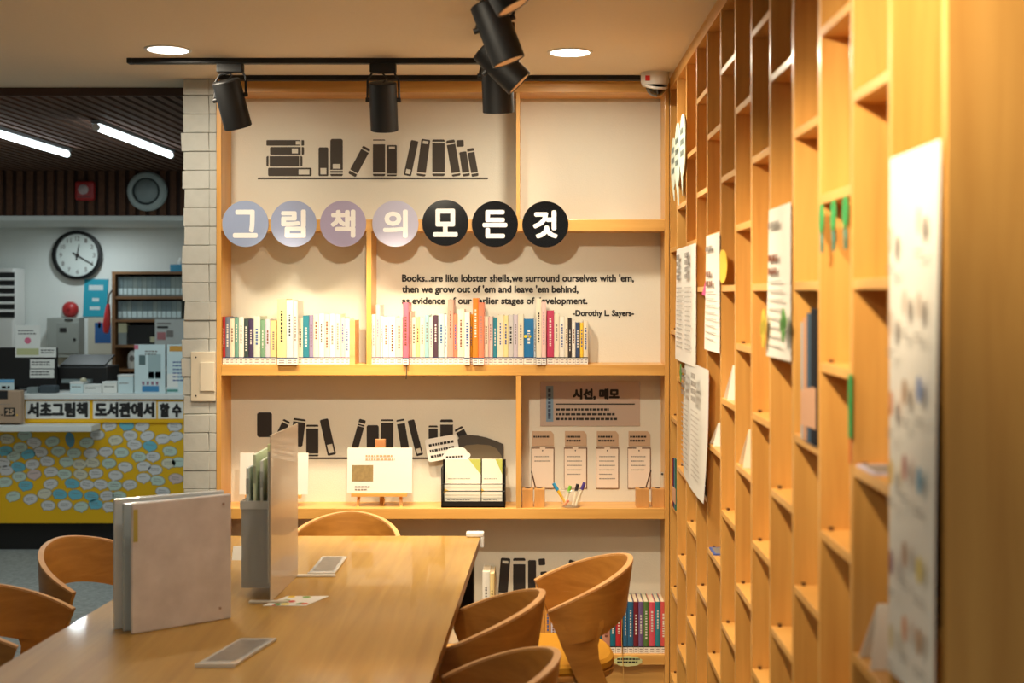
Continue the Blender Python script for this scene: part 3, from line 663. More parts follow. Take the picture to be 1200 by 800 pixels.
# clear cup of pens
d = 5.22; c = P(669, 0, d)
t = thing('clear_cup', (c.x, d, Z3), 'low clear plastic cup holding coloured pens on the third shelf', 'cup')
MB().lathe([(0,.0),(.040,0),(.046,.072),(.043,.072),(.037,.004),(0,.004)], (c.x,d,Z3), Z, 28).build('cup_wall', clear('clear_cup', srgb(240,236,226), .10), t, smooth=True)
MB().lathe([(.0458,.070),(.048,.072),(.0458,.0745),(.043,.072)], (c.x,d,Z3), Z, 28).build('cup_rim', clear('clear_rim', srgb(240,236,226), .3), t, smooth=True)
for (bx, tx, ty, cap, body, lab_) in ((663,648.5,566,(50,150,200),(240,190,40),'yellow pen with a blue cap leaning left in the clear cup'),(660,668.5,569,(120,190,60),(236,226,200),'cream pen with a lime green cap in the clear cup'),(672,677,567,(40,34,40),(236,226,200),'cream pen with a black cap in the clear cup'),(676,685,565,(70,50,130),(236,226,200),'cream pen with a purple cap in the clear cup'),(658,666,586,(220,90,40),(236,140,60),'short orange-red crayon in the clear cup')):
    a = Vector((c.x+(bx-669)*d/F*.8, d+(int(tx)%5-2)*.004, Z3+.006)); b = P(tx, ty, d+.005); ax = (b-a)
    t = thing('pen', a, lab_, 'pen', 'pens in the clear cup')
    MB().cyl(a, a+ax*.68, .0062, n=12).build('barrel', mat(f'pen_{body}', srgb(*body), .4), t, smooth=True)
    MB().cyl(a+ax*.68, b, .0078, .0068, n=12).build('cap', mat(f'pen_{cap}', srgb(*cap), .4), t, smooth=True)

# ---------------------------------------------------------------- papers and small things on the tall bookcase
def sheet(mb, o, u, v, n, curl=0.006, nu=6, nv=14, seed=1):
    o, u, v, n = Vector(o), Vector(u), Vector(v), Vector(n); rr = random.Random(seed); ph = rr.uniform(0,6)
    vs = [[mb.bm.verts.new(o+u*(i/nu)+v*(j/nv)+n*(curl*(1-j/nv)*(0.5+0.5*math.sin(ph+3.0*i/nu+2*j/nv)))) for i in range(nu+1)] for j in range(nv+1)]
    for j in range(nv):
        for i in range(nu): mb.bm.faces.new((vs[j][i],vs[j][i+1],vs[j+1][i+1],vs[j+1][i]))
    return mb
def poster(x0, x1, zt, zb, label, seed, marks='text', curl=0.006, m=paper):
    d0, d1 = F*XC/(x0-VX), F*XC/(x1-VX); xp = XC-0.004
    t = thing('paper_notice', (xp, (d0+d1)/2, zb), label, 'notice', 'paper notices on the tall bookcase')
    sheet(MB(), (xp,d0,zb), (0,d1-d0,0), (0,0,zt-zb), (-1,0,0), curl, seed=seed).build('sheet', m, t, smooth=True)
    wd = d0-d1; hh = zt-zb; rr = random.Random(seed); xq = xp-curl-0.0012; V = -Y
    if marks == 'text':
        dashes(MB(), (xq,d0-wd*.12,zt-hh*.14), V, Z, wd*.6, 1, .03, .016, rr, 1, .02, .05).build('heading', ink_soft, t)
        dashes(MB(), (xq,d0-wd*.12,zt-hh*.36), V, Z, wd*.5, 2, .03, .016, rr, 1, .02, .04).build('subheading', mat('brown_ink', srgb(120,70,50), .7), t)
        dashes(MB(), (xq,d0-wd*.12,zt-hh*.50), V, Z, wd*.8, 8, .021, .004, rr, 1, .01, .03).build('print', ink_pale, t)
    elif marks == 'columns':
        mb = MB(); mb2 = MB()
        for cx in (.10, .55):
            dashes(mb2, (xq,d0-wd*cx,zt-hh*.10), V, Z, wd*.22, 4, .026, .018, rr, 1, .015, .03)
            dashes(mb, (xq,d0-wd*cx,zt-hh*.36), V, Z, wd*.34, 14, hh*.040, .005, rr, 1, .01, .03)
        mb2.build('heading', ink_soft, t); mb.build('print', ink_pale, t)
    else:
        cols = [(214,120,60),(206,60,60),(160,110,60),(230,180,60),(70,110,190),(180,90,80),(120,60,80),(40,130,180),(150,100,60),(200,180,120),(220,190,40)]
        for r_ in range(6):
            for c_ in range(3):
                if r_ == 0 and c_ == 1: continue
                cc = cols[(r_*3+c_*2+seed) % len(cols)] if r_ > 1 else (196,176,156); cc = tuple(int(v_*.7+225*.3) for v_ in cc)
                yc = d0-wd*(.22+.28*c_); zc = zt-hh*(.14+.15*r_)+rr.uniform(-.01,.01)-(.0 if c_ else .02)
                MB().disc((xq,yc,zc), V, Z, .012, .020, n=14).build('printed_picture', mat(f'print_{cc}', srgb(*cc), .7), t)
                dashes(MB(), (xq,yc+.02,zc-.042), V, Z, .04, 2, .008, .003, rr, 1, .008,.016).build('print', ink_soft, t)
    return t
poster(794, 817, 1.858, 1.427, 'wide white printed notice across the compartments closest to the rear corner', 1, 'columns')
poster(804, 832, 1.438, 1.01, 'greyish printed notice hanging lowest on the tall bookcase, curling at the bottom', 2, 'columns', .02, mat('greyish_paper', srgb(216,216,212), .7))
poster(829, 845, 1.868, 1.503, 'narrow white notice with the yellow round note peeking from behind it', 3, 'text')
poster(903, 929, 1.879, 1.536, 'white notice with green cactus stickers at its lower corners', 4, 'text')
poster(1045.5, 1106, 1.89, 1.10, 'very long white sheet of small coloured pictures at the near end of the tall bookcase', 5, 'pics', .012)
# speech-bubble sign
t = thing('bubble_sign', PC(797, 190), 'pale green sign of joined speech bubbles near the top of the tall bookcase', 'sign')
bm_ = mat('bubble_card', srgb(212,226,212), .5); xq = XC-0.006
d0, d1 = F*XC/(787-VX), F*XC/(806.5-VX)
def bub(yc, zc, r, tail, off):
    pts = []
    for i in range(28):
        a = 2*math.pi*i/28; pts.append((xq-off, yc-r*math.cos(a), zc+r*1.25*math.sin(a)))
    for i, p_ in enumerate(pts):
        a = 2*math.pi*i/28
        if abs(a-R(262)) < .14: pts[i] = (xq-off, yc-tail[0], zc-tail[1])
    return pts
wd = d0-d1
for k, (f_, zc, r_, tl) in enumerate(((.20,2.205,.085,(.03,.15)),(.48,2.225,.10,(.04,.20)),(.80,2.24,.095,(.0,.19)))):
    MB().prism(bub(d0-wd*f_, zc, r_, tl, .0015*k), (.004,0,0)).build('bubble', bm_, t)
    dashes(MB(), (xq-.0015*k-.001, d0-wd*f_+r_*.6, zc+.045), -Y, Z, r_*1.2, 3, .042, .022, random.Random(70+k), 1, .02, .035).build('lettering', mat('teal_ink', srgb(122,138,132), .6), t)
# round yellow note, pink note, cactus stickers, clips
pn = PC(848, 312); MB().disc((XC-.002, pn.y, pn.z), Y, Z, .085, .045*1.1, n=28, vec=(-.0015,0,0)).build('round_note', mat('yellow_note', srgb(240,206,70), .6), tag=('round yellow note stuck beside a narrow white notice on the tall bookcase', 'note'))
pn = PC(826, 338); MB().prism([(XC-.002,pn.y-.05,pn.z+.03),(XC-.002,pn.y+.05,pn.z-.02),(XC-.002,pn.y-.05,pn.z-.025)], (-.0015,0,0)).build('pink_note', mat('pink_note', srgb(226,80,140), .6), tag=('tiny pink paper corner sticking out beside the narrow white notice', 'note'))
gm = mat('cactus_green', srgb(84,150,70), .6); gm2 = mat('cactus_yellow', srgb(200,180,60), .6); gd = mat('leaf_green', srgb(50,150,80), .5)
def cactus(px, py, hpx, m, label):
    c = PC(px, py); d = c.y; k = d/F; hz = hpx*k
    t = thing('cactus_sticker', (XC-.02, d, c.z-hz/2), label, 'sticker', 'cactus stickers')
    xq = XC-.019
    def lobe(yc, zc, ry, rz): return MB().disc((xq, yc, zc), Y, Z, ry, rz, n=18, vec=(-.002,0,0))
    lobe(d, c.z, .022, hz/2).build('stem', m, t); lobe(d-.022, c.z+hz*.10, .012, hz*.2).build('arm', m, t); lobe(d+.022, c.z-hz*.02, .012, hz*.18).build('arm', m, t)
cactus(928.5, 381, 40, gm, 'green cactus sticker at the nearer lower corner of the white notice')
cactus(904.5, 385, 46, gm2, 'yellow-green cactus sticker at the farther lower corner of the white notice')
cactus(804, 437, 22, gm, 'small green sticker at the top corner of the lowest greyish notice')
z_u = 1.68+0.193+0.0
for i, px in enumerate((966, 980, 994)):
    d = F*XC/(px-VX); zt = shelf_under(10, 1.9)-0.02
    t = thing('green_tag', (XC, d, zt-.11), f"green paper leaf hanging under a shelf, {['farthest','middle','nearest'][i]} of three from the long picture sheet" if i != 2 else 'green paper leaf hanging under a shelf, closest of three to the long picture sheet', 'tag', 'green paper leaves under a shelf')
    MB().disc((XC-.004, d, zt-.028), Y, Z, .017, .030, n=18, vec=(-.003,0,0)).build('leaf', gd, t)
    MB().tube([(XC-.005,d,zt-.055),(XC-.006,d-.006,zt-.075),(XC-.005,d-.002,zt-.092)], .003, 6).build('tassel', mat('teal_tassel', srgb(40,120,110), .7), t)
pn = PC(999.5, 476); t = thing('green_tag', (XC, pn.y, pn.z-.07), 'narrow green tag stuck on the upright edge beside the long picture sheet', 'tag')
MB().box(XC-.005, XC-.001, pn.y-.002, pn.y+.014, pn.z-.055, pn.z+.055).build('strip', gd, t); MB().tube([(XC-.003,pn.y+.005,pn.z-.055),(XC-.003,pn.y+.006,pn.z-.10)], .002, 6).build('tassel', mat('orange_thread', srgb(210,110,60), .7), t)
# books and papers lying in compartments
def case_book(k, y0, y1, h_, dx, col, label, name='magazine'):
    z0 = shelf_under(k, dx)+.0005
    t = thing(name, (XC+.1, (y0+y1)/2, z0), label, 'magazine' if name == 'magazine' else 'book', 'books in the tall bookcase')
    cm = mat(f'cb_{col}', srgb(*col), .95, spec=.05)
    MB().box(XC-.004, XC-.002, y0, y1, z0, z0+h_).build('spine', cm, t)
    MB().box(XC-.002, XC+.19, y0, y0+.002, z0, z0+h_).box(XC-.002, XC+.19, y1-.002, y1, z0, z0+h_).build('cover', cm, t)
    MB().box(XC-.002, XC+.186, y0+.002, y1-.002, z0+.002, z0+h_-.002).build('pages', pages_m, t)
    MB().box(XC-.0045, XC-.003, y0, y1, z0+h_*.12, z0+h_*.42).build('spine_band', mat('cb_band', srgb(206,160,130), .5), t)
    return t
y_ = dep[10]+0.0
for i, (w_, col, nm) in enumerate(((.045,(40,42,48),'black'),(.035,(70,90,110),'blue-grey'),(.035,(196,150,120),'tan'),(.02,(170,176,180),'grey'))):
    case_book(9, y_+.02, y_+.02+w_, .27-.01*i, 1.39, col, f'{nm} magazine standing in the compartment above the middle of the tall bookcase'); y_ += w_+.001
y_ = dep[1]+0.02; y_s = dep[1]+.0185
for i, (w_, col, nm) in enumerate(((.03,(60,110,90),'green'),(.03,(110,120,150),'blue-grey'),(.035,(40,50,80),'navy'),(.03,(180,60,56),'red'))):
    case_book(0, y_s, y_s+w_, .205-.004*i, .84, col, f'{nm} comic book standing in the corner compartment next to the wall bookcase', 'comic_book'); y_s += w_+.001
def case_paper(k, zapprox, label, m, sz=.09, fx=.003, sgn=1, shape='fold', yo=.0):
    z0 = shelf_under(k, zapprox)+.0005; y0 = (dep[k] if k else DW-.018)-(.105 if shape == 'fold' else .125)+yo
    t = thing('folded_paper' if shape == 'fold' else 'flat_paper', (XC+fx+.05, y0, z0), label, 'paper', 'papers left in the tall bookcase')
    if shape == 'fold':
        MB().prism([(XC+fx,y0,z0),(XC+fx+.06,y0,z0),(XC+fx+.06,y0+.035,z0+sz),(XC+fx+.022,y0+.035,z0+sz)], (0,.002,0)).build('front_leaf', m, t)
        MB().prism([(XC+fx,y0+.072,z0),(XC+fx+.06,y0+.072,z0),(XC+fx+.06,y0+.037,z0+sz),(XC+fx+.022,y0+.037,z0+sz)], (0,.002,0)).build('rear_leaf', m, t)
    else:
        MB().box(XC+fx, XC+fx+.09, y0, y0+.11, z0, z0+.004).build('sheet', m, t)
        MB().box(XC+fx+.008, XC+fx+.08, y0+.01, y0+.10, z0+.004, z0+.0045).build('print_area', ink_soft, t)
case_paper(5, 1.38, 'folded white card in the compartment below the round yellow note', paper, .10)
case_paper(4, 1.22, 'folded white card in the compartment beside the greyish notice', paper, .07)
case_paper(6, 1.22, 'crumpled cream card in the compartment under the cactus notice', pages_m, .10)
case_paper(4, .84, 'flat blue paper lying in a low compartment of the tall bookcase', mat('blue_paper', srgb(60,90,170), .6), shape='flat')
case_paper(11, 1.38, 'flat lavender paper lying in the compartment beside the long picture sheet', mat('lav_paper', srgb(200,196,220), .6), shape='flat')
case_paper(11, 1.05, 'folded white card in the compartment beside the lower end of the long picture sheet', paper, .10)

# ---------------------------------------------------------------- table
ZT = 0.74
xr = lambda d: -0.229 - 0.0194*(4.82-d)
xl = lambda d: -1.246 - 0.0687*(4.82-d)
dn, df = 2.35, 4.82
t = thing('reading_table', (-0.8, 3.6, 0), 'long light oak reading table with pale top in the foreground', 'table')
def quad(z, ins=0.0): return [(xl(dn)+ins,dn+ins,z),(xr(dn)-ins,dn+ins,z),(xr(df)-ins,df-ins,z),(xl(df)+ins,df-ins,z)]
MB().prism(quad(ZT-0.006), (0,0,0.006)).build('table_top', table_w, t)
MB().prism(quad(ZT-0.034), (0,0,0.028)).build('top_edge', table_e, t)
MB().prism(quad(ZT-0.085, 0.05), (0,0,0.051)).build('apron', black, t)
for (x_, y_) in ((xr(df)-.075, df-.14), (xl(df)+.02, df-.14), (xr(dn)-.075, dn+.06), (xl(dn)+.02, dn+.06)):
    MB().box(x_, x_+.055, y_, y_+.08, 0, ZT-.085).build('leg', black, t, bevel=.003)
a = Vector((xr(df), df, ZT))
t = thing('corner_guard', a, 'small white corner guard clipped on the far corner of the table', 'corner guard')
MB().box(a.x-.055, a.x+.014, df-.03, df+.012, ZT+.0005, ZT+.018).build('cap', white, t, bevel=.004)
MB().box(a.x+.001, a.x+.014, df-.03, df+.012, ZT-.04, ZT+.0005).build('side_flap', white, t, bevel=.003)

# ---------------------------------------------------------------- chairs
def make_chair(label):
    t = thing('bentwood_chair', (0,0,0), label, 'chair', 'wooden round-backed chairs')
    TH = 0.020; NU = 48; NZ = 5; A = R(104)
    def zt(u): return 0.785 - 0.125*abs(u)**1.7
    def hgt(u): return 0.165 - 0.055*max(0,(abs(u)-.55)/.45)**1.3
    def pt(u, z, ins):
        th = u*A; f = 1.0 - 0.10*(0.785-z)/0.18*max(0, math.cos(th))          # leans out toward the top
        x = -0.255*math.cos(th)*f + 0.0; y = 0.232*math.sin(th)
        e = max(0, (abs(u)-.62)/.38); x -= 0.42*e*(zt(u)-z)
        n = Vector((-math.cos(th)/0.255, math.sin(th)/0.232, 0)).normalized()
        return Vector((x, y, z)) - n*ins
    mb = MB(); G = []
    for i in range(NU+1):
        u = -1+2*i/NU
        ring = [mb.bm.verts.new(pt(u, zt(u)-hgt(u)*j/NZ, 0)) for j in range(NZ+1)] + [mb.bm.verts.new(pt(u, zt(u)-hgt(u)*j/NZ, TH)) for j in range(NZ, -1, -1)]
        G.append(ring)
    n = len(G[0])
    faces_top = []
    for i in range(NU):
        for j in range(n):
            f = mb.bm.faces.new((G[i][j], G[i][(j+1)%n], G[i+1][(j+1)%n], G[i+1][j]))
            if j == n-1 : faces_top.append(f)
    mb.bm.faces.new(G[0]); mb.bm.faces.new(G[-1][::-1])
    mb.build('backrest', chair_w, t, smooth=True)
    mb = MB(); prev = None
    for i in range(NU+1):
        u = -1+2*i/NU
        z_ = zt(u)+0.0006
        cur = [mb.bm.verts.new(pt(u, zt(u), -.0006)+Vector((0,0,-.004))), mb.bm.verts.new(pt(u, zt(u), .001)+Vector((0,0,.0025))), mb.bm.verts.new(pt(u, zt(u), TH-.001)+Vector((0,0,.0025))), mb.bm.verts.new(pt(u, zt(u), TH+.0006)+Vector((0,0,-.004)))]
        if prev:
            for j in range(3): mb.bm.faces.new((prev[j],prev[j+1],cur[j+1],cur[j]))
        prev = cur
    mb.build('rim', chair_edge, t, smooth=True)
    rows_ = [(0.62,-.125,.046),(0.60,-.125,.038),(.575,-.113,.028),(.545,-.104,.016),(.50,-.107,-.004),(.42,-.135,-.040),(.30,-.175,-.085),(.20,-.205,-.122),(.10,-.228,-.158),(0,-.250,-.195)]
    for s in (-1, 1):                                    # plate legs flow out of the arms, raked backward
        mb = MB(); G2 = []
        for z_, xb, xf in rows_:
            q_ = max(0, min(1, (.56-z_)/.3)); ring = []
            for side_ in (0, 1):
                for c_ in range(5):
                    f_ = c_/4 if side_ == 0 else 1-c_/4; x_ = xb+(xf-xb)*f_
                    E_ = .232*math.sqrt(max(0.05, 1-(x_/.256)**2)) + (.0007 if z_ < .58 else -.0012)
                    y_ = E_*(1-q_)+.218*q_ - (0 if side_ == 0 else .0175)
                    ring.append(mb.bm.verts.new((x_, s*y_, z_)))
            G2.append(ring)
        for r0, r1 in zip(G2, G2[1:]):
            for c_ in range(10): mb.bm.faces.new((r0[c_], r0[(c_+1)%10], r1[(c_+1)%10], r1[c_]))
        mb.bm.faces.new(G2[0]); mb.bm.faces.new(G2[-1][::-1])
        mb.build('leg', chair_w, t, smooth=True)
    for s in (-1, 1):
        MB().cyl((0.17, s*0.165, 0.43), (0.215, s*0.195, 0), 0.018, 0.012, 14).build('leg', chair_w, t, smooth=True)
    def plan(k, z_): return [Vector((0.03+ (0.215*k)*math.copysign(abs(math.cos(a))**.75, math.cos(a)), (0.205*k)*math.copysign(abs(math.sin(a))**.75, math.sin(a)), z_)) for a in (2*math.pi*i/40 for i in range(40))]
    MB().prism(plan(1.0, .42), (0,0,.022)).build('seat_shell', chair_w, t, bevel=.005)
    mb = MB(); rings = [plan(k, z_) for k, z_ in ((.97,.442),(1.0,.452),(.99,.468),(.94,.478),(.7,.483))]
    vr = [[mb.bm.verts.new(p_) for p_ in r_] for r_ in rings]
    for Aa, Bb in zip(vr, vr[1:]):
        for i in range(40): mb.bm.faces.new((Aa[i],Aa[(i+1)%40],Bb[(i+1)%40],Bb[i]))
    mb.bm.faces.new(vr[0][::-1]); mb.bm.faces.new(vr[-1])
    mb.build('seat_cushion', mat('mustard_fabric', srgb(188,132,20), .85, noise=.08, nscale=200, bump=.3), t, smooth=True)
    return t
def copy_chair(src, label):
    r = src.copy(); COL.objects.link(r); r['label'] = label
    for ch_ in src.children:
        c = ch_.copy(); COL.objects.link(c); c.parent = r
    return r
chairs = [((0.065,4.21,0), 186, 'wooden round-backed chair with mustard seat standing clear of the table near the wall bookcase'),
    ((-0.235,3.72,0), 178, 'wooden round-backed chair pushed under the right-hand table edge, behind the nearest chair'),
    ((-0.20,3.08,0), 180, 'wooden round-backed chair at the right-hand table edge, nearest to the viewer'),
    ((-1.545,4.45,0), -27, 'wooden round-backed chair turned toward the viewer, beyond the white file box'),
    ((-1.57,3.80,0), 0, 'dark shaded wooden round-backed chair at the left-hand edge of the picture'),
    ((-0.775,4.86,0), -90, 'wooden round-backed chair at the far table end, backed up to the wall bookcase')]
first = make_chair(chairs[0][2])
for i, (loc, rz, lab_) in enumerate(chairs):
    c = first if i == 0 else copy_chair(first, lab_)
    c.location = loc; c.rotation_euler = (0,0,R(rz))

# ---------------------------------------------------------------- things on the table
O = Vector((-1.126, 3.42, ZT)); u = Vector((.80,.60,0)).normalized(); n = Vector((-.60,.80,0)).normalized()
t = thing('file_box', O+u*.145+n*.035, 'big translucent white file box standing on the table', 'file box')
fm = mat('frosted_file', srgb(222,218,220), .35, coat=.3, noise=.26, nscale=13, bump=.6); fb = mat('file_spine', srgb(176,190,198), .35, coat=.3)
MB().obox(O, u*.29, n*.014, Z*.362).build('front_file', fm, t, bevel=.004)
for nm_, st, en, th_, hz, mm_ in (('middle_file', Vector((-.034,.030,0)), u*.287+n*.022, .014, .357, fb), ('rear_file', Vector((-.066,.050,0)), u*.286+n*.044, .016, .366, mat('file_white', srgb(214,220,224), .3, coat=.4))):
    v_ = en-st; MB().obox(O+st, v_, Vector((-v_.y,v_.x,0)).normalized()*th_, Z*hz).build(nm_, mm_, t, bevel=.003)
MB().obox(O+u*.004-n*.0012+Z*.255, u*.012, n*.001, Z*.09).build('spine_sticker', mat('olive_label', srgb(186,176,94), .6), t)
for (a_, b_) in ((.265,.335),(.255,.035)):
    MB().cyl(O+u*a_+Z*b_, O+u*a_+Z*b_-n*.002, .004, n=12).build('rivet', mat('rivet', srgb(170,150,140), .4), t)
# acrylic partition
t = thing('acrylic_partition', (-0.81, 3.95, ZT), 'upright frosted acrylic partition board standing on the table', 'partition')
pm = mat('frosted_acrylic', srgb(226,208,184), .28, alpha=.80, coat=.5, noise=.05, nscale=14)
MB().obox((-.822,3.775,ZT+.003), (.012,.355,0), (.004,0,0), (0,0,.507)).build('board', pm, t)
MB().obox((-.829,3.775,ZT+.06), (.012,.355,0), (.005,0,0), (0,0,.40)).build('backing_sheet', clear('acrylic_back', srgb(196,198,196), .75), t)
for y_ in (3.765, 4.115):
    MB().box(-.885, -.765 if y_ < 4 else -.68, y_, y_+.018, ZT, ZT+.007).build('foot', mat('foot_plastic', srgb(206,198,184), .3), t, bevel=.002)
t = thing('brochure_basket', (-.87, 3.95, ZT+.03), 'grey translucent pocket of brochures hanging on the partition board', 'basket')
gb = clear('grey_pocket', srgb(196,202,206), .55, .3)
MB().box(-.925,-.923,3.84,4.06,ZT+.035,ZT+.30).box(-.923,-.832,3.84,3.843,ZT+.035,ZT+.30).box(-.923,-.832,4.057,4.06,ZT+.035,ZT+.30).build('pocket_wall', gb, t)
MB().box(-.925,-.832,3.84,4.06,ZT+.03,ZT+.036).build('pocket_base', gb, t)
MB().box(-.928,-.83,3.836,3.84,ZT+.275,ZT+.30).build('pocket_rim', mat('pocket_rim', srgb(200,204,204), .3), t)
for i, (x_, h_, col, nm) in enumerate(((-.912,.40,(226,234,230),'pale grey-green'),(-.893,.44,(214,226,194),'pale green'),(-.873,.42,(238,240,234),'white'),(-.852,.47,(214,224,166),'yellow-green'))):
    c = thing('brochure', (x_, 3.95, ZT+.04), f'{nm} brochure standing in the pocket on the partition board', 'brochure', 'brochures in the grey pocket')
    MB().box(x_, x_+.008, 3.85+.01*i, 4.04, ZT+.037, ZT+h_).build('sheet', mat(f'broch_{i}', srgb(*col), .5), c)
    MB().box(x_-.0006, x_+.0086, 3.849+.01*i, 3.85+.01*i, ZT+h_*.80, ZT+h_*.92).build('printed_band', mat(f'broch_b{i}', srgb(*[(c_*.75) for c_ in col]), .5), c)
# leaflet under the near foot
t = thing('colour_leaflet', (-.76, 3.80, ZT), 'colourful printed leaflet lying under the near foot of the partition', 'leaflet')
MB().obox((-.835,3.735,ZT+.0002), (.13,0,0), (.05,.12,0), (0,0,.0012)).build('sheet', paper, t)
lc = [(90,140,60),(230,200,60),(220,110,90),(120,170,90),(206,90,80),(240,220,120),(100,150,90)]
for i in range(14):
    rr = random.Random(i); a_ = rr.uniform(.04,.9); b_ = rr.choice([rr.uniform(.02,.2), rr.uniform(.75,.95), rr.uniform(0,.9)])
    c = Vector((-.835,3.735,0))+Vector((.13,0,0))*a_+Vector((.05,.12,0))*b_; c.z = ZT+.0016+.00004*i
    MB().disc(c, X, Y, rr.uniform(.006,.014), n=10).build('printed_spot', mat(f'spot_{i%7}', srgb(*lc[i%7]), .6), t)
for (name, x0, x1, y0, y1, sk, lab_) in (('card_holder', -.868, -.768, 3.12, 3.36, .055, 'flat clear acrylic card holder lying nearest on the table'), ('card_holder', -.775, -.685, 4.145, 4.41, .0, 'flat clear acrylic card holder lying behind the partition')):
    t = thing(name, ((x0+x1)/2, y0, ZT), lab_, 'card holder', 'acrylic card holders on the table')
    MB().obox((x0,y0,ZT+.0003), (x1-x0,0,0), (sk,y1-y0,0), (0,0,.008)).build('block', mat('acrylic_grey', srgb(196,196,194), .12, coat=.6), t, bevel=.002)
    MB().obox((x0+.012+sk*.12,y0+.03,ZT+.0085), (x1-x0-.024,0,0), (sk*.8,(y1-y0)*.8,0), (0,0,.0005)).build('insert', mat('insert_grey', srgb(130,124,118), .3, noise=.3, nscale=40), t)
    MB().obox((x0,y0-.004,ZT+.0003), (x1-x0,0,0), (0,.006,0), (0,0,.010)).build('front_edge', mat('edge_white', srgb(226,224,220), .2), t)
c = P(279, 655, 4.39)
t = thing('name_card', (c.x, 4.39, ZT), 'tiny white folded card between file box and brochure pocket on the table', 'card')
MB().prism([(c.x-.02,4.38,ZT),(c.x+.02,4.38,ZT),(c.x+.02,4.40,ZT+.045),(c.x-.02,4.40,ZT+.045)], (0,.002,0)).build('front_leaf', paper, t)
MB().prism([(c.x-.02,4.424,ZT),(c.x+.02,4.424,ZT),(c.x+.02,4.402,ZT+.045),(c.x-.02,4.402,ZT+.045)], (0,.002,0)).build('rear_leaf', paper, t)
MB().obox((c.x-.012,4.3895,ZT+.016), (.024,0,0), (0,.0005,0), (0,.007,.014)).build('print', mat('blue_ink', srgb(60,90,150), .7), t)

# ---------------------------------------------------------------- switch plate on the pillar
a, b = P(224, 470, DW), P(253, 412, DW)
t = thing('switch_plate', ((a.x+b.x)/2, DW, a.z), 'cream light switch plate fixed on the white brick pillar', 'switch')
sm = mat('cream_plate', srgb(214,206,188), .5)
MB().box(a.x, -1.3545, DW-.006, DW+.006, a.z, b.z).build('plate', sm, t, bevel=.002)
a2, b2 = P(235, 458, DW), P(252, 424, DW); MB().box(a2.x, b2.x, DW-.012, DW-.006, a2.z, b2.z).build('rocker', mat('cream_plate2', srgb(222,214,196), .4), t, bevel=.002)
for yy in (418.5, 463.5):
    c = P(229.5, yy, DW-.007); MB().cyl((c.x,DW-.006,c.z), (c.x,DW-.0075,c.z), .0035, n=10).build('screw', ink, t)

# ---------------------------------------------------------------- desk area behind
DC = 8.12
pd = lambda px, py, d=DC: P(px, py, d)
zt_ = 1.025; xl_, xr_ = -5.2, -1.5
t = thing('service_counter', (-3.3, DC+.3, 0), 'long service counter with yellow front and black base, beyond the brick pillar', 'counter')
MB().box(xl_, xr_, DC, DC+.55, .18, zt_-.03).build('front_board', yellow, t)
MB().box(xl_, xr_, DC+.04, DC+.5, 0, .18).build('kick_base', mat('kick_black', srgb(20,18,18), .6), t)
MB().box(xl_, xr_, DC-.03, DC+.58, zt_-.03, zt_+.005).build('counter_top', white, t, bevel=.004)
a = P(24, 497, DC); b = P(29, 461, DC)
MB().box(a.x, b.x, DC-.03, DC, a.z, b.z).build('end_post', white, t)
a = P(-60, 505, 8.0); b = P(110, 498, 8.0)
MB().box(a.x, b.x, 7.96, DC, a.z, b.z).build('ledge', white, t, bevel=.003)
# banner on the counter
a, b = P(31, 495, DC-.01), P(213, 468.5, DC-.01)
t = thing('counter_banner', ((a.x+b.x)/2, DC-.01, a.z), 'yellow banner with black Korean lettering along the top of the counter', 'banner')
MB().box(a.x+.004, -1.52, DC-.012, DC-.001, a.z, b.z).build('board', mat('banner_yellow', srgb(238,180,16), .5), t)
for s_, x0, x1, y0, y1 in (('서초그림책',32,103,471,489),('도서관에서',111,181,471,489),('할 수',187,213,472,489)):
    a2, b2 = P(x0-2, y1+1.5, DC-.013), P(x1+2, y0-1.5, DC-.013)
    MB().poly_line(a2, b2).build('white_outline', paper, t)
    a2, b2 = P(x0, y1, DC-.015), P(x1, y0, DC-.015)
    text(MB(), s_, a2, (b2.x-a2.x,0,0), (0,0,b2.z-a2.z), bold=.06).build('lettering', ink, t)
# sticky notes
NOTES = [[(540,205,'W'),(625,203,'B'),(702,207,'W'),(862,207,'W')],[(480,250,'W'),(643,252,'W'),(727,255,'W'),(803,270,'W'),(868,258,'W')],
 [(35,270,'C'),(122,252,'G'),(168,288,'W'),(258,283,'G'),(345,273,'V'),(427,288,'G'),(570,276,'C'),(663,298,'W'),(740,305,'B')],
 [(25,328,'B'),(100,312,'G'),(68,354,'G'),(140,345,'B'),(200,334,'W'),(288,330,'G'),(365,340,'G'),(448,341,'W'),(522,333,'W'),(600,337,'G'),(686,357,'G'),(755,357,'W'),(838,330,'G')],
 [(15,385,'W'),(90,407,'B'),(160,395,'W'),(233,380,'W'),(328,383,'G'),(392,395,'C'),(457,387,'C'),(538,390,'G'),(618,408,'W'),(710,405,'W'),(765,422,'W'),(832,390,'C'),(882,385,'G')],
 [(30,425,'W'),(95,455,'G'),(168,445,'K'),(252,432,'W'),(318,443,'G'),(398,445,'C'),(473,440,'W'),(570,450,'W'),(708,462,'W'),(778,475,'G'),(868,465,'K')],
 [(25,483,'G'),(127,500,'B'),(250,492,'W'),(355,490,'B'),(428,495,'W'),(497,494,'W'),(565,500,'G'),(640,496,'W'),(803,530,'W')],
 [(65,553,'G'),(150,566,'W'),(220,540,'C'),(295,543,'B'),(372,545,'B'),(452,553,'B'),(528,550,'W'),(588,552,'G')],[(238,598,'W'),(320,596,'W'),(400,604,'G'),(472,592,'B'),(540,605,'W')]]
NC = dict(W=((216,214,214),'white'),B=((110,186,206),'sky blue'),V=((90,150,180),'upright blue'),G=((196,214,202),'pale green'),C=((218,212,190),'cream'),K=((214,190,186),'pinkish'))
edge_m = mat('note_edge', srgb(120,130,120), .7)
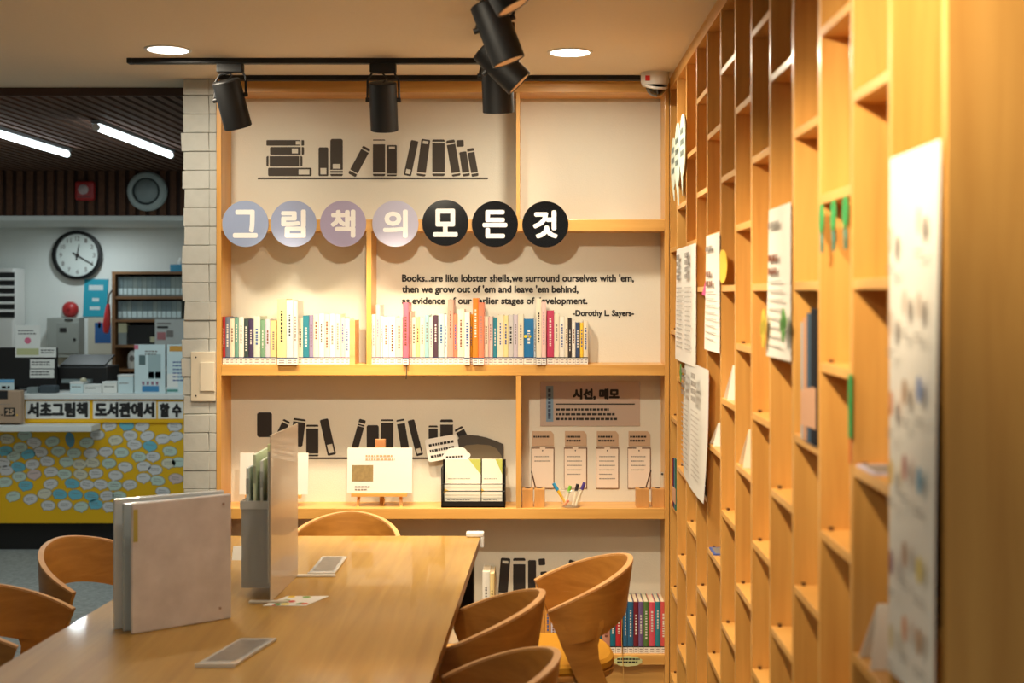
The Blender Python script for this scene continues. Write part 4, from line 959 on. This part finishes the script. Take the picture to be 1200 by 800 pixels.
for r_, row in enumerate(NOTES):
    for i, (x_, y_, c_) in enumerate(row):
        rr = random.Random(r_*50+i); px, py = x_/4.21, 450+y_/4.21
        c = P(px, py, DC-.002); col, cn = NC[c_]
        ru, rv = (.046,.031) if c_ != 'V' else (.028,.046)
        t = thing('speech_note', (c.x, DC-.002, c.z-rv), f'{cn} speech note, {ORD(i+1)} from the left in the {ORD(r_+1)} row on yellow counter', 'note', 'speech-bubble notes on the yellow counter')
        an = rr.uniform(-.18,.18); uu = Vector((math.cos(an),0,math.sin(an))); vv = Vector((-math.sin(an),0,math.cos(an)))
        def bubble(k, off):
            pts = []
            for j in range(24):
                a_ = 2*math.pi*j/24; s_ = 1.28 if j == 16 + (i % 3) else 1.0
                pts.append(Vector((c.x, DC-off, c.z))+uu*(ru*k*math.cos(a_)*s_)+vv*(rv*k*math.sin(a_)*s_))
            return pts
        MB().prism(bubble(1.08,.0015), (0,.001,0)).build('outline', edge_m, t)
        MB().prism(bubble(1.0,.0025), (0,.001,0)).build('note_face', mat('note_'+c_, srgb(*col), .7), t)
        if c_ != 'V': dashes(MB(), Vector((c.x,DC-.0032,c.z))-uu*ru*.6+vv*.006, uu, vv, ru*1.25, rr.choice([1,2,2]), .013, .004, rr, 1, .007, .018).build('handwriting', ink_soft, t)
        else: dashes(MB(), Vector((c.x,DC-.0032,c.z))-uu*ru*.5+vv*.015, uu, vv, ru*1.1, 3, .013, .004, rr, 1, .007, .018).build('handwriting', ink_soft, t)
# cardboard calendar on the ledge
a, b = P(-30, 498, 8.0), P(24.5, 457.5, 8.0)
t = thing('desk_calendar', ((a.x+b.x)/2, 8.02, b.z-.2), 'brown cardboard date block showing 25 on the counter ledge', 'calendar')
zl = P(0, 498, 8.0).z+.012
MB().box(a.x, b.x, 8.0, 8.06, zl, b.z).build('block', mat('cardboard', srgb(176,146,120), .8), t, bevel=.008)
a2, b2 = P(-10, 467.5, 8.0), P(9, 457.5, 8.0); MB().box(a2.x, b2.x, 7.998, 8.0, a2.z, b2.z).build('cut_out', ink, t)
a2, b2 = P(5, 487.5, 8.0), P(17.5, 477.5, 8.0); MB().box(a2.x, b2.x, 7.998, 8.0, a2.z, b2.z).build('date_block', ink, t)
a2, b2 = P(6.5, 486, 7.996), P(16, 479, 7.996); text(MB(), '25', a2, (b2.x-a2.x,0,0), (0,0,b2.z-a2.z), bold=.04).build('numerals', mat('tan_num', srgb(200,170,140), .6), t)
dashes(MB(), P(0, 474, 7.999), X, Z, .09, 1, .01, .004, random.Random(1), 1, .01, .02).build('print', ink_soft, t)
for xx, mm_ in ((2, ink), (20, yellow)):
    c = P(xx, 486, 7.999); MB().disc(c, X, Z, .006, n=10).build('dot', mm_, t)
a, b = P(-20, 457, 8.06), P(13, 445, 8.06)
t = thing('small_sign', ((a.x+b.x)/2, 8.1, b.z-.1), 'small pale sign with blue top standing on the counter behind the date block', 'sign')
MB().box(a.x, b.x, 8.10, 8.108, zt_+.005, b.z).build('card', paper_b, t); MB().box(a.x, b.x, 8.098, 8.10, b.z-.02, b.z).build('blue_edge', mat('sign_blue', srgb(110,170,210), .5), t)
dashes(MB(), P(2, 455, 8.097), X, Z, .055, 1, .01, .016, random.Random(6), 1, .02, .03).build('print', ink, t)
# monitors on the counter (seen from behind) with cards taped on
zk = zt_+.0056
def monitor(x0, x1, yt, d, label):
    a, b = P(x0, 459, d), P(x1, yt, d)
    t = thing('monitor', ((a.x+b.x)/2, d+.03, zk), label, 'monitor', 'dark monitors on the counter')
    dm = mat('monitor_black', srgb(22,20,20), .5)
    MB().box(a.x, b.x, d, d+.035, zk+.02, b.z).build('casing', dm, t, bevel=.006)
    MB().box((a.x+b.x)/2-.1, (a.x+b.x)/2+.1, d-.04, d+.12, zk, zk+.012).build('base', dm, t, bevel=.003)
    MB().box((a.x+b.x)/2-.03, (a.x+b.x)/2+.03, d+.035, d+.06, zk+.012, b.z-.05).build('stand', dm, t)
    return d
monitor(-40, 66, 407, 8.35, 'black monitor back at the left end of the counter, with white cards taped on it')
def taped(x0, x1, yt, yb, d, label, pink=False, rows=2):
    a, b = P(x0, yb, d), P(x1, yt, d)
    t = thing('taped_card', ((a.x+b.x)/2, d, a.z), label, 'card', 'cards taped on the monitor')
    MB().box(a.x, b.x, d-.003, d, a.z, b.z).build('card', paper, t, bevel=.001)
    if pink:
        MB().disc(((a.x+b.x)/2, d-.0045, (a.z+b.z)/2+.005), X, Z, .022, n=14).build('flower_print', mat('flower_pink', srgb(220,110,140), .6), t)
        MB().poly_line(Vector((a.x+.01,d-.004,a.z+.015)), Vector((b.x-.01,d-.004,a.z+.06))).build('green_field', mat('field_green', srgb(190,190,140), .6), t)
        dashes(MB(), (a.x+.02,d-.004,b.z-.04), X, Z, (b.x-a.x)*.75, 2, .02, .007, random.Random(3), 1, .01,.02).build('print', ink, t)
    else: dashes(MB(), (a.x+.01,d-.004,b.z-.022), X, Z, (b.x-a.x)*.85, rows, .017, .008, random.Random(int(x0)), 1, .01, .025).build('print', ink, t)
taped(18, 47.5, 381, 418.5, 8.345, 'white card with a pink flower taped at the top of the black monitor', True)
taped(46.5, 66, 407, 418.5, 8.34, 'small white card with print taped beside the flower card')
taped(35.5, 64, 421, 431.5, 8.345, 'white printed strip taped on the black monitor, upper of two')
taped(35, 63.5, 432.5, 442.8, 8.345, 'white printed strip taped on the black monitor, lower of two')
# dark printer behind
a, b = P(66, 459, 8.42), P(126, 417, 8.42)
t = thing('office_printer', ((a.x+b.x)/2, 8.5, zk), 'dark office printer on the counter under the grey electrical box', 'printer')
pk = mat('printer_dark', srgb(30,28,28), .45)
MB().box(a.x, b.x, 8.42, 8.66, zk, zk+.16).build('body', pk, t, bevel=.008)
MB().obox((a.x+.02, 8.43, zk+.16), (b.x-a.x-.04,0,0), (0,.2,.06), (0,0,.012)).build('lid', pk, t, bevel=.003)
MB().box(a.x+.05, b.x-.1, 8.38, 8.42, zk+.05, zk+.075).build('paper_tray', mat('tray_grey', srgb(130,140,140), .5), t)
# small boxes on the counter edge
for i, (x0, x1, yt, lab_, m_) in enumerate(((82,97.5,447.5,'small white box with a beige knob on the counter edge',paper_b),(98,119,450.5,'low white box between two small boxes on the counter',white),(120,137,447,'small white box stack on the counter under the printer',paper),(138,156,439,'white printed card box beside the acrylic poster stand',paper_b))):
    a, b = P(x0, 459, DC+.05), P(x1, yt, DC+.05)
    t = thing('small_box', ((a.x+b.x)/2, DC+.08, zk), lab_, 'box', 'small white boxes on the counter')
    MB().box(a.x, b.x, DC+.05, DC+.13, zk, b.z-.012).build('body', m_, t, bevel=.002)
    MB().box(a.x-.002, b.x+.002, DC+.048, DC+.132, b.z-.012, b.z).build('lid', white, t, bevel=.002)
    if i == 0: MB().lathe([(0,0),(.022,.005),(.018,.02),(0,.028)], ((a.x+b.x)/2+.03, DC+.09, b.z), Z, 16).build('knob', mat('beige_knob', srgb(200,190,160), .6), t, smooth=True)
    dashes(MB(), (a.x+.012,DC+.0495,(zk+b.z)/2), X, Z, (b.x-a.x)*.7, 1, .01, .008, random.Random(i), 1, .008,.02).build('print', ink_soft, t)
for i, (x0, x1, yt, lab_) in enumerate(((31,44,454.5,'grey stapler-sized block on the counter near the date block'),(46,65,452.5,'flat dark pad on the counter beside the grey block'))):
    a, b = P(x0, 459, DC+.03), P(x1, yt, DC+.03)
    t = thing('desk_pad', ((a.x+b.x)/2, DC+.06, zk), lab_, 'desk item'); MB().box(a.x, b.x, DC+.03, DC+.1, zk, b.z).build('body', mat(f'pad{i}', srgb(*((120,130,130),(60,70,76))[i]), .6), t, bevel=.003); MB().box(a.x+.004, b.x-.004, DC+.035, DC+.09, b.z, b.z+.004).build('cover', mat(f'padc{i}', srgb(*((140,150,148),(70,80,90))[i]), .6), t)
# acrylic poster stands
for i, (x0, x1, lab_) in enumerate(((157.5,193.5,'acrylic stand with a white and blue poster, next to the small boxes'),(195.5,222,'acrylic stand with a white poster under an orange heading, half hidden by the brick pillar'))):
    d = DC+.03; a, b = P(x0, 459, d), P(x1, 403.5, d)
    t = thing('poster_stand', ((a.x+b.x)/2, d+.03, zk), lab_, 'poster stand', 'acrylic poster stands on the counter')
    MB().box(a.x, b.x, d, d+.006, zk, b.z).build('acrylic_plate', paper_b, t, bevel=.001)
    MB().box(a.x, b.x, d+.006, d+.09, zk, zk+.005).build('base', paper_b, t)
    y0 = d-.001
    def rect(fx0, fx1, fz0, fz1, nm, m_):
        hz = b.z-zk; wx = b.x-a.x
        MB().poly_line(Vector((a.x+wx*fx0,y0,zk+hz*fz0)), Vector((a.x+wx*fx1,y0,zk+hz*fz1))).build(nm, m_, t)
    if i == 0:
        rect(.25,.8,.03,.15,'blue_footer',mat('footer_blue', srgb(60,130,180), .6)); rect(.15,.36,.58,.78,'dark_block',mat('code_grey', srgb(90,110,110), .6)); rect(.45,.86,.33,.80,'picture_block',mat('pic_grey', srgb(160,180,182), .6)); rect(.46,.64,.30,.44,'dark_thumbnail',mat('thumb', srgb(70,90,90), .6)); rect(.68,.86,.30,.44,'dark_thumbnail',mat('thumb', srgb(70,90,90), .6))
        rect(.0,.13,.90,.99,'pink_corner',mat('corner_pink', srgb(206,110,130), .6))
        dashes(MB(), (a.x+.07,y0-.0005,b.z-.05), X, Z, .1, 2, .018, .009, random.Random(3), 1, .01,.025).build('print', ink_soft, t)
        for k_ in range(4): rect(.25+.15*k_,.33+.15*k_,.17,.24,'flower_print',mat('flw', srgb(150,110,130), .6))
    else:
        rect(.12,.9,.86,.97,'orange_heading',mat('head_orange', srgb(210,150,60), .6)); rect(.0,.5,.03,.08,'green_footer',mat('foot_green', srgb(80,140,130), .6)); rect(.02,.5,.12,.40,'pale_print',paper)
        dashes(MB(), (a.x+.04,y0-.0005,b.z-.12), X, Z, .1, 6, .024, .008, random.Random(3), 1, .01,.025).build('print', mat('blue_ink', srgb(60,90,150), .7), t)
# rear wall things
DR = 9.63
c = P(92, 299, DR)
k = DR/F
t = thing('wall_clock', (c.x, DR, c.z-28*k), 'round wall clock with black rim on the white rear wall', 'clock')
MB().lathe([(28.5*k,.0),(28.5*k,.05),(26*k,.056),(24.8*k,.045),(24.8*k,.02)], (c.x,DR,c.z), (0,-1,0), 48).build('rim', black, t, smooth=True)
MB().lathe([(0,.02),(25*k,.02)], (c.x,DR,c.z), (0,-1,0), 48).build('dial', mat('dial', srgb(214,222,218), .5), t)
mb = MB()
for h_ in range(1, 13):
    a_ = R(90-30*h_); p_ = Vector((c.x+19.5*k*math.cos(a_), DR-.0225, c.z+19.5*k*math.sin(a_)))
    w_ = .034 if h_ > 9 else .022
    text(mb, str(h_), p_-Vector((w_/2,0,.017)), (w_,0,0), (0,0,.034), bold=.03)
mb.build('numerals', ink_soft, t)
def hand(ang, L, wd, y_, nm):
    a_ = R(90-ang); u_ = Vector((math.cos(a_),0,math.sin(a_))); v_ = Vector((-u_.z,0,u_.x))
    o_ = Vector((c.x,y_,c.z)); MB().prism([o_-u_*.04-v_*wd, o_-u_*.04+v_*wd, o_+u_*L+v_*wd*.6, o_+u_*L-v_*wd*.6], (0,-.002,0)).build(nm, ink, t)
hand(10, 13*k, .006, DR-.028, 'hour_hand'); hand(121, 21*k, .005, DR-.032, 'minute_hand')
MB().cyl((c.x,DR-.02,c.z), (c.x,DR-.036,c.z), .012, n=14).build('hub', ink, t)
# air conditioner
a, b = P(-60, 405, 9.5), P(22.5, 314, 9.5)
t = thing('air_conditioner', ((a.x+b.x)/2, 9.55, 0), 'white standing air conditioner with dark louvres at the left edge of the picture', 'air conditioner')
MB().box(a.x, b.x, 9.4, 9.62, 0, b.z).build('cabinet', white, t, bevel=.015)
a2, b2 = P(-50, 372, 9.4), P(17, 319, 9.4)
MB().box(a2.x, b2.x, 9.396, 9.402, a2.z, b2.z).build('vent_opening', mat('vent_dark', srgb(26,28,28), .7), t)
for i in range(5):
    yy = 326.5+9.3*i; zz = P(0, yy, 9.4).z
    MB().obox((a2.x, 9.385, zz-.012), (b2.x-a2.x,0,0), (0,.02,.014), (0,0,.012)).build('louvre', white, t)
# electrical box, red lamp, posters
a, b = P(62, 418, DR), P(99, 372, DR)
t = thing('electrical_box', ((a.x+b.x)/2, DR, a.z), 'grey electrical box on the rear wall below the clock', 'electrical box')
eg = mat('box_grey', srgb(160,164,158), .5)
MB().box(a.x, b.x, DR-.12, DR, a.z, b.z).build('housing', eg, t, bevel=.004)
a2, b2 = P(67, 414, DR-.12), P(92, 378, DR-.12); MB().box(a2.x, b2.x, DR-.126, DR-.12, a2.z, b2.z).build('door', mat('box_grey2', srgb(150,154,148), .5), t, bevel=.002)
a2, b2 = P(70, 389, DR-.126), P(78, 384, DR-.126); MB().box(a2.x, b2.x, DR-.129, DR-.126, a2.z, b2.z).build('name_label', ink, t)
c = P(87.5, 397.5, DR-.126); MB().cyl((c.x,DR-.126,c.z), (c.x,DR-.135,c.z), .01, n=12).build('lock', ink, t)
c = P(80.5, 374.5, DR-.12); MB().box(c.x-.03, c.x+.03, DR-.128, DR-.12, c.z-.006, c.z+.006).build('top_vent', ink, t)
c = P(83, 362.5, DR)
t = thing('alarm_bell', (c.x, DR, c.z-.06), 'round red alarm bell on the rear wall under the clock', 'alarm bell')
MB().lathe([(.061,0),(.061,.02),(.05,.04),(.03,.052),(0,.056)], (c.x,DR,c.z), (0,-1,0), 28).build('gong', mat('alarm_red', srgb(176,44,44), .4), t, smooth=True)
MB().lathe([(.014,.054),(.01,.062),(0,.063)], (c.x,DR,c.z), (0,-1,0), 12).build('center_nut', mat('alarm_red2', srgb(140,30,34), .4), t)
def wall_sheet(corners, label, m, items, name='wall_poster', cat='poster', d=DR):
    pts = [P(x_, y_, d) for x_, y_ in corners]
    t = thing(name, (sum(p_.x for p_ in pts)/4, d, min(p_.z for p_ in pts)), label, cat)
    MB().prism(pts, (0,.004,0)).build('sheet', m, t)
    for (x0,y0,x1,y1,nm,m_) in items:
        a_, b_ = P(x0,y1,d-.001), P(x1,y0,d-.001); MB().poly_line(a_, b_).build(nm, m_, t)
wall_sheet([(97,371),(124,371),(127,327),(99,327)], 'teal poster with white print blocks on the rear wall', teal, [(104,334,121,340,'print_block',paper_b),(108,349,116,353,'print_block',paper_b),(105,359,117,363,'print_block',paper_b)])
wall_sheet([(103,415),(134,415),(134,372),(103,372)], 'cream poster with a blue picture, partly behind the brown shelf', mat('cream_poster', srgb(196,192,176), .6), [(111,378,130,402,'picture',mat('pic_blue', srgb(40,90,150), .6)),(115,377,118,384,'pink_mark',mat('pinkmk', srgb(190,90,150), .6))], d=9.62)
t = thing('red_torch', P(124.5, 390, 9.55), 'red emergency torch hanging on the end of the brown shelf', 'torch')
MB().lathe([(0,0),(.018,.01),(.028,.07),(.02,.17),(.012,.22),(0,.225)], P(124,391,9.2), P(127,355,9.2)-P(124,391,9.2), 16).build('body', mat('torch_red', srgb(206,50,50), .4), t, smooth=True)
MB().tube([P(126.5,356,9.2), P(128,345,9.22), P(131.4,340,9.24)], .006, 8).build('strap', ink, t)
# brown open shelf with binders
dS = 9.25
a, b = P(131, 470, dS), P(240, 318, dS)
bs = thing('office_shelf', ((a.x+b.x)/2, dS+.15, 0), 'brown open office shelf holding grey binders, half hidden by the brick pillar', 'shelf')
bw = wood('office_brown', srgb(122,86,54), srgb(146,104,66), .5, (3,20,20))
MB().box(a.x, a.x+.025, dS, dS+.36, 0, b.z).build('side_panel', bw, bs); MB().box(b.x-.025, b.x, dS, dS+.36, 0, b.z).build('side_panel', bw, bs)
MB().box(a.x+.025, b.x-.025, dS+.345, dS+.36, 0, b.z).build('back_board', mat('shelf_back', srgb(60,44,34), .7), bs)
zs = []
for yy in (318, 347, 374, 404, 432):
    zz = P(0, yy, dS).z; zs.append(zz+.0006); MB().box(a.x+.025, b.x-.025, dS, dS+.345, zz-.02, zz).build('shelf_board', bw, bs)
for r_ in range(2):
    z0 = zs[r_+1]; x_ = a.x+.04; n_ = 0
    h_ = .145 if r_ == 0 else .135
    while x_ < P(213 if r_ == 0 else 207, 0, dS).x:
        rr = random.Random(r_*100+n_); wd = rr.uniform(.030,.04)
        t = thing('ring_binder', (x_+wd/2, dS+.1, z0), f"grey binder on the {'top' if r_ == 0 else 'second'} board of the office shelf, {ORD(n_+1)} from its end", 'binder', 'grey binders on the office shelf')
        cc = rr.choice([(120,134,134),(108,124,128),(132,142,138)])
        MB().box(x_, x_+wd-.001, dS+.02, dS+.25, z0, z0+h_).build('cover', mat(f'binder_{cc}', srgb(*cc), .5), t)
        MB().box(x_+.002, x_+wd-.003, dS+.0185, dS+.02, z0+.012, z0+.058).build('spine_label', paper_b, t)
        x_ += wd+.001; n_ += 1
a2, b2 = P(148, 404, dS), P(180, 381, dS)
t = thing('storage_box', ((a2.x+b2.x)/2, dS+.1, zs[3]), 'black storage box with a small cream label on the office shelf', 'box')
MB().box(a2.x, b2.x, dS+.03, dS+.25, zs[3], b2.z).build('body', mat('box_black', srgb(28,28,30), .5), t, bevel=.004); MB().box(a2.x+.17, a2.x+.22, dS+.028, dS+.03, zs[3]+.02, zs[3]+.06).build('label_card', mat('cream_card', srgb(206,204,170), .6), t)
a2, b2 = P(137, 404, dS), P(147, 378.5, dS)
t = thing('card_stack', ((a2.x+b2.x)/2, dS+.05, zs[3]), 'small cream and grey card stack beside the black storage box', 'cards')
MB().box(a2.x, b2.x, dS+.03, dS+.1, zs[3], zs[3]+.09).build('grey_cards', mat('cards_grey', srgb(150,160,160), .6), t); MB().box(a2.x, b2.x, dS+.03, dS+.1, zs[3]+.09, b2.z).build('cream_cards', mat('cream_card', srgb(206,204,170), .6), t)
wall_sheet([(181.5,403.5),(216,403.5),(216,374),(181.5,374)], 'white notice with pink print standing on the office shelf', mat('notice_grey', srgb(196,200,198), .6), [(184,382,197,384.5,'print_line',ink),(184,378,200,380,'print_line',ink_soft),(184,389,194,398,'pink_print',mat('pink_print', srgb(186,120,124), .6)),(195,387,203,395,'grey_print',ink_soft)], 'shelf_notice', 'notice', d=dS-.007)
a2, b2 = P(146, 431.5, dS), P(160, 411, dS)
t = thing('white_speaker', ((a2.x+b2.x)/2, dS+.06, zs[4]), 'small rounded white speaker on a lower board of the office shelf', 'speaker')
MB().lathe([(0,0),(.04,0),(.045,.04),(.042,.10),(.025,.128),(0,.134)], ((a2.x+b2.x)/2, dS+.07, zs[4]), Z, 24).build('body', white, t, smooth=True)
MB().disc(((a2.x+b2.x)/2, dS+.024, zs[4]+.075), X, Z, .018, .024, n=18, vec=(0,.006,0)).build('grille', ink_soft, t)
a2, b2 = P(197.5, 318, dS), P(216, 308, dS)
t = thing('tissue_box', ((a2.x+b2.x)/2, dS+.1, zs[0]), 'blue tissue box with white tissue on top of the office shelf', 'tissue box')
MB().box(a2.x, b2.x, dS+.04, dS+.16, zs[0], b2.z-.01).build('box_body', mat('tissue_blue', srgb(60,150,190), .5), t); MB().lathe([(.03,0),(.035,.02),(.02,.05),(0,.06)], (P(209,0,dS).x,dS+.1,b2.z-.01), Z, 10).build('tissue', paper, t)
# fascia fixtures
DFa = 8.7
c = P(173.5, 224.5, DFa); k = DFa/F
t = thing('wall_speaker', (c.x, DFa, c.z-.14), 'round white speaker on the dark slatted fascia near the brick pillar', 'speaker')
sg = mat('speaker_grey', srgb(176,190,190), .4)
MB().lathe([(23*k,0),(23*k,.03),(21*k,.045),(16.5*k,.05),(15*k,.035)], (c.x,DFa,c.z), (0,-1,0), 44).build('flange', sg, t, smooth=True)
MB().lathe([(15.2*k,.035),(15*k,.02),(14.2*k,.02),(13.5*k,.04),(8*k,.06),(0,.066)], (c.x,DFa,c.z), (0,-1,0), 44).build('cone', mat('speaker_cone', srgb(150,164,166), .35), t, smooth=True)
MB().lathe([(15.4*k,.046),(14.8*k,.048),(14.4*k,.040)], (c.x,DFa,c.z), (0,-1,0), 44).build('groove_ring', mat('groove', srgb(50,60,64), .5), t, smooth=True)
c = P(101.5, 224, DFa)
t = thing('fire_alarm', (c.x, DFa, c.z-.07), 'small red fire alarm strobe on the dark slatted fascia', 'alarm')
MB().box(c.x-11.5*k, c.x+11.5*k, DFa-.05, DFa, c.z-11.5*k, c.z+11.5*k).build('housing', mat('alarm_red', srgb(176,44,44), .4), t, bevel=.02)
MB().lathe([(.036,.05),(.034,.062),(.018,.072),(0,.074)], (c.x-.004,DFa,c.z+.008), (0,-1,0), 20).build('lens', mat('strobe_lens', srgb(190,170,170), .2), t, smooth=True)
MB().box(c.x-.045, c.x+.045, DFa-.056, DFa-.05, c.z-.05, c.z-.038).build('print_bar', mat('alarm_red2', srgb(140,30,34), .4), t)
# tube lights
for i, (x_, y0, y1, lab_) in enumerate(((-2.21, 6.16, 7.43, 'bright tube light on the dark slatted ceiling nearer the brick pillar'), (-2.81, 5.9, 7.38, 'bright tube light on the dark slatted ceiling at the left edge of the picture'))):
    t = thing('tube_light', (x_, (y0+y1)/2, 2.55), lab_, 'light', 'tube lights on the slatted ceiling')
    MB().box(x_-.022, x_+.022, y0, y1, 2.532, 2.55).build('housing', mat('tube_housing', srgb(120,124,126), .4), t)
    MB().tube([(x_,y0+.02,2.514),(x_,y1-.02,2.514)], .016, 16).build('tube', tube_e, t, smooth=True)
    for yy in (y0, y1-.02): MB().cyl((x_,yy,2.514), (x_,yy+.02,2.514), .0175, n=16).build('end_cap', white, t)
    area_lamp('tube_lamp', (x_, (y0+y1)/2, 2.485), .05, 8, (.80,.97,1.0), sy=1.1)
area_lamp('tube_lamp', (-3.6, 7.0, 2.49), .05, 8, (.80,.97,1.0), sy=1.1)
area_lamp('soffit_lamp', (-3.4, 9.1, 2.19), .1, 5, (.86,.98,1.0), sy=.1)
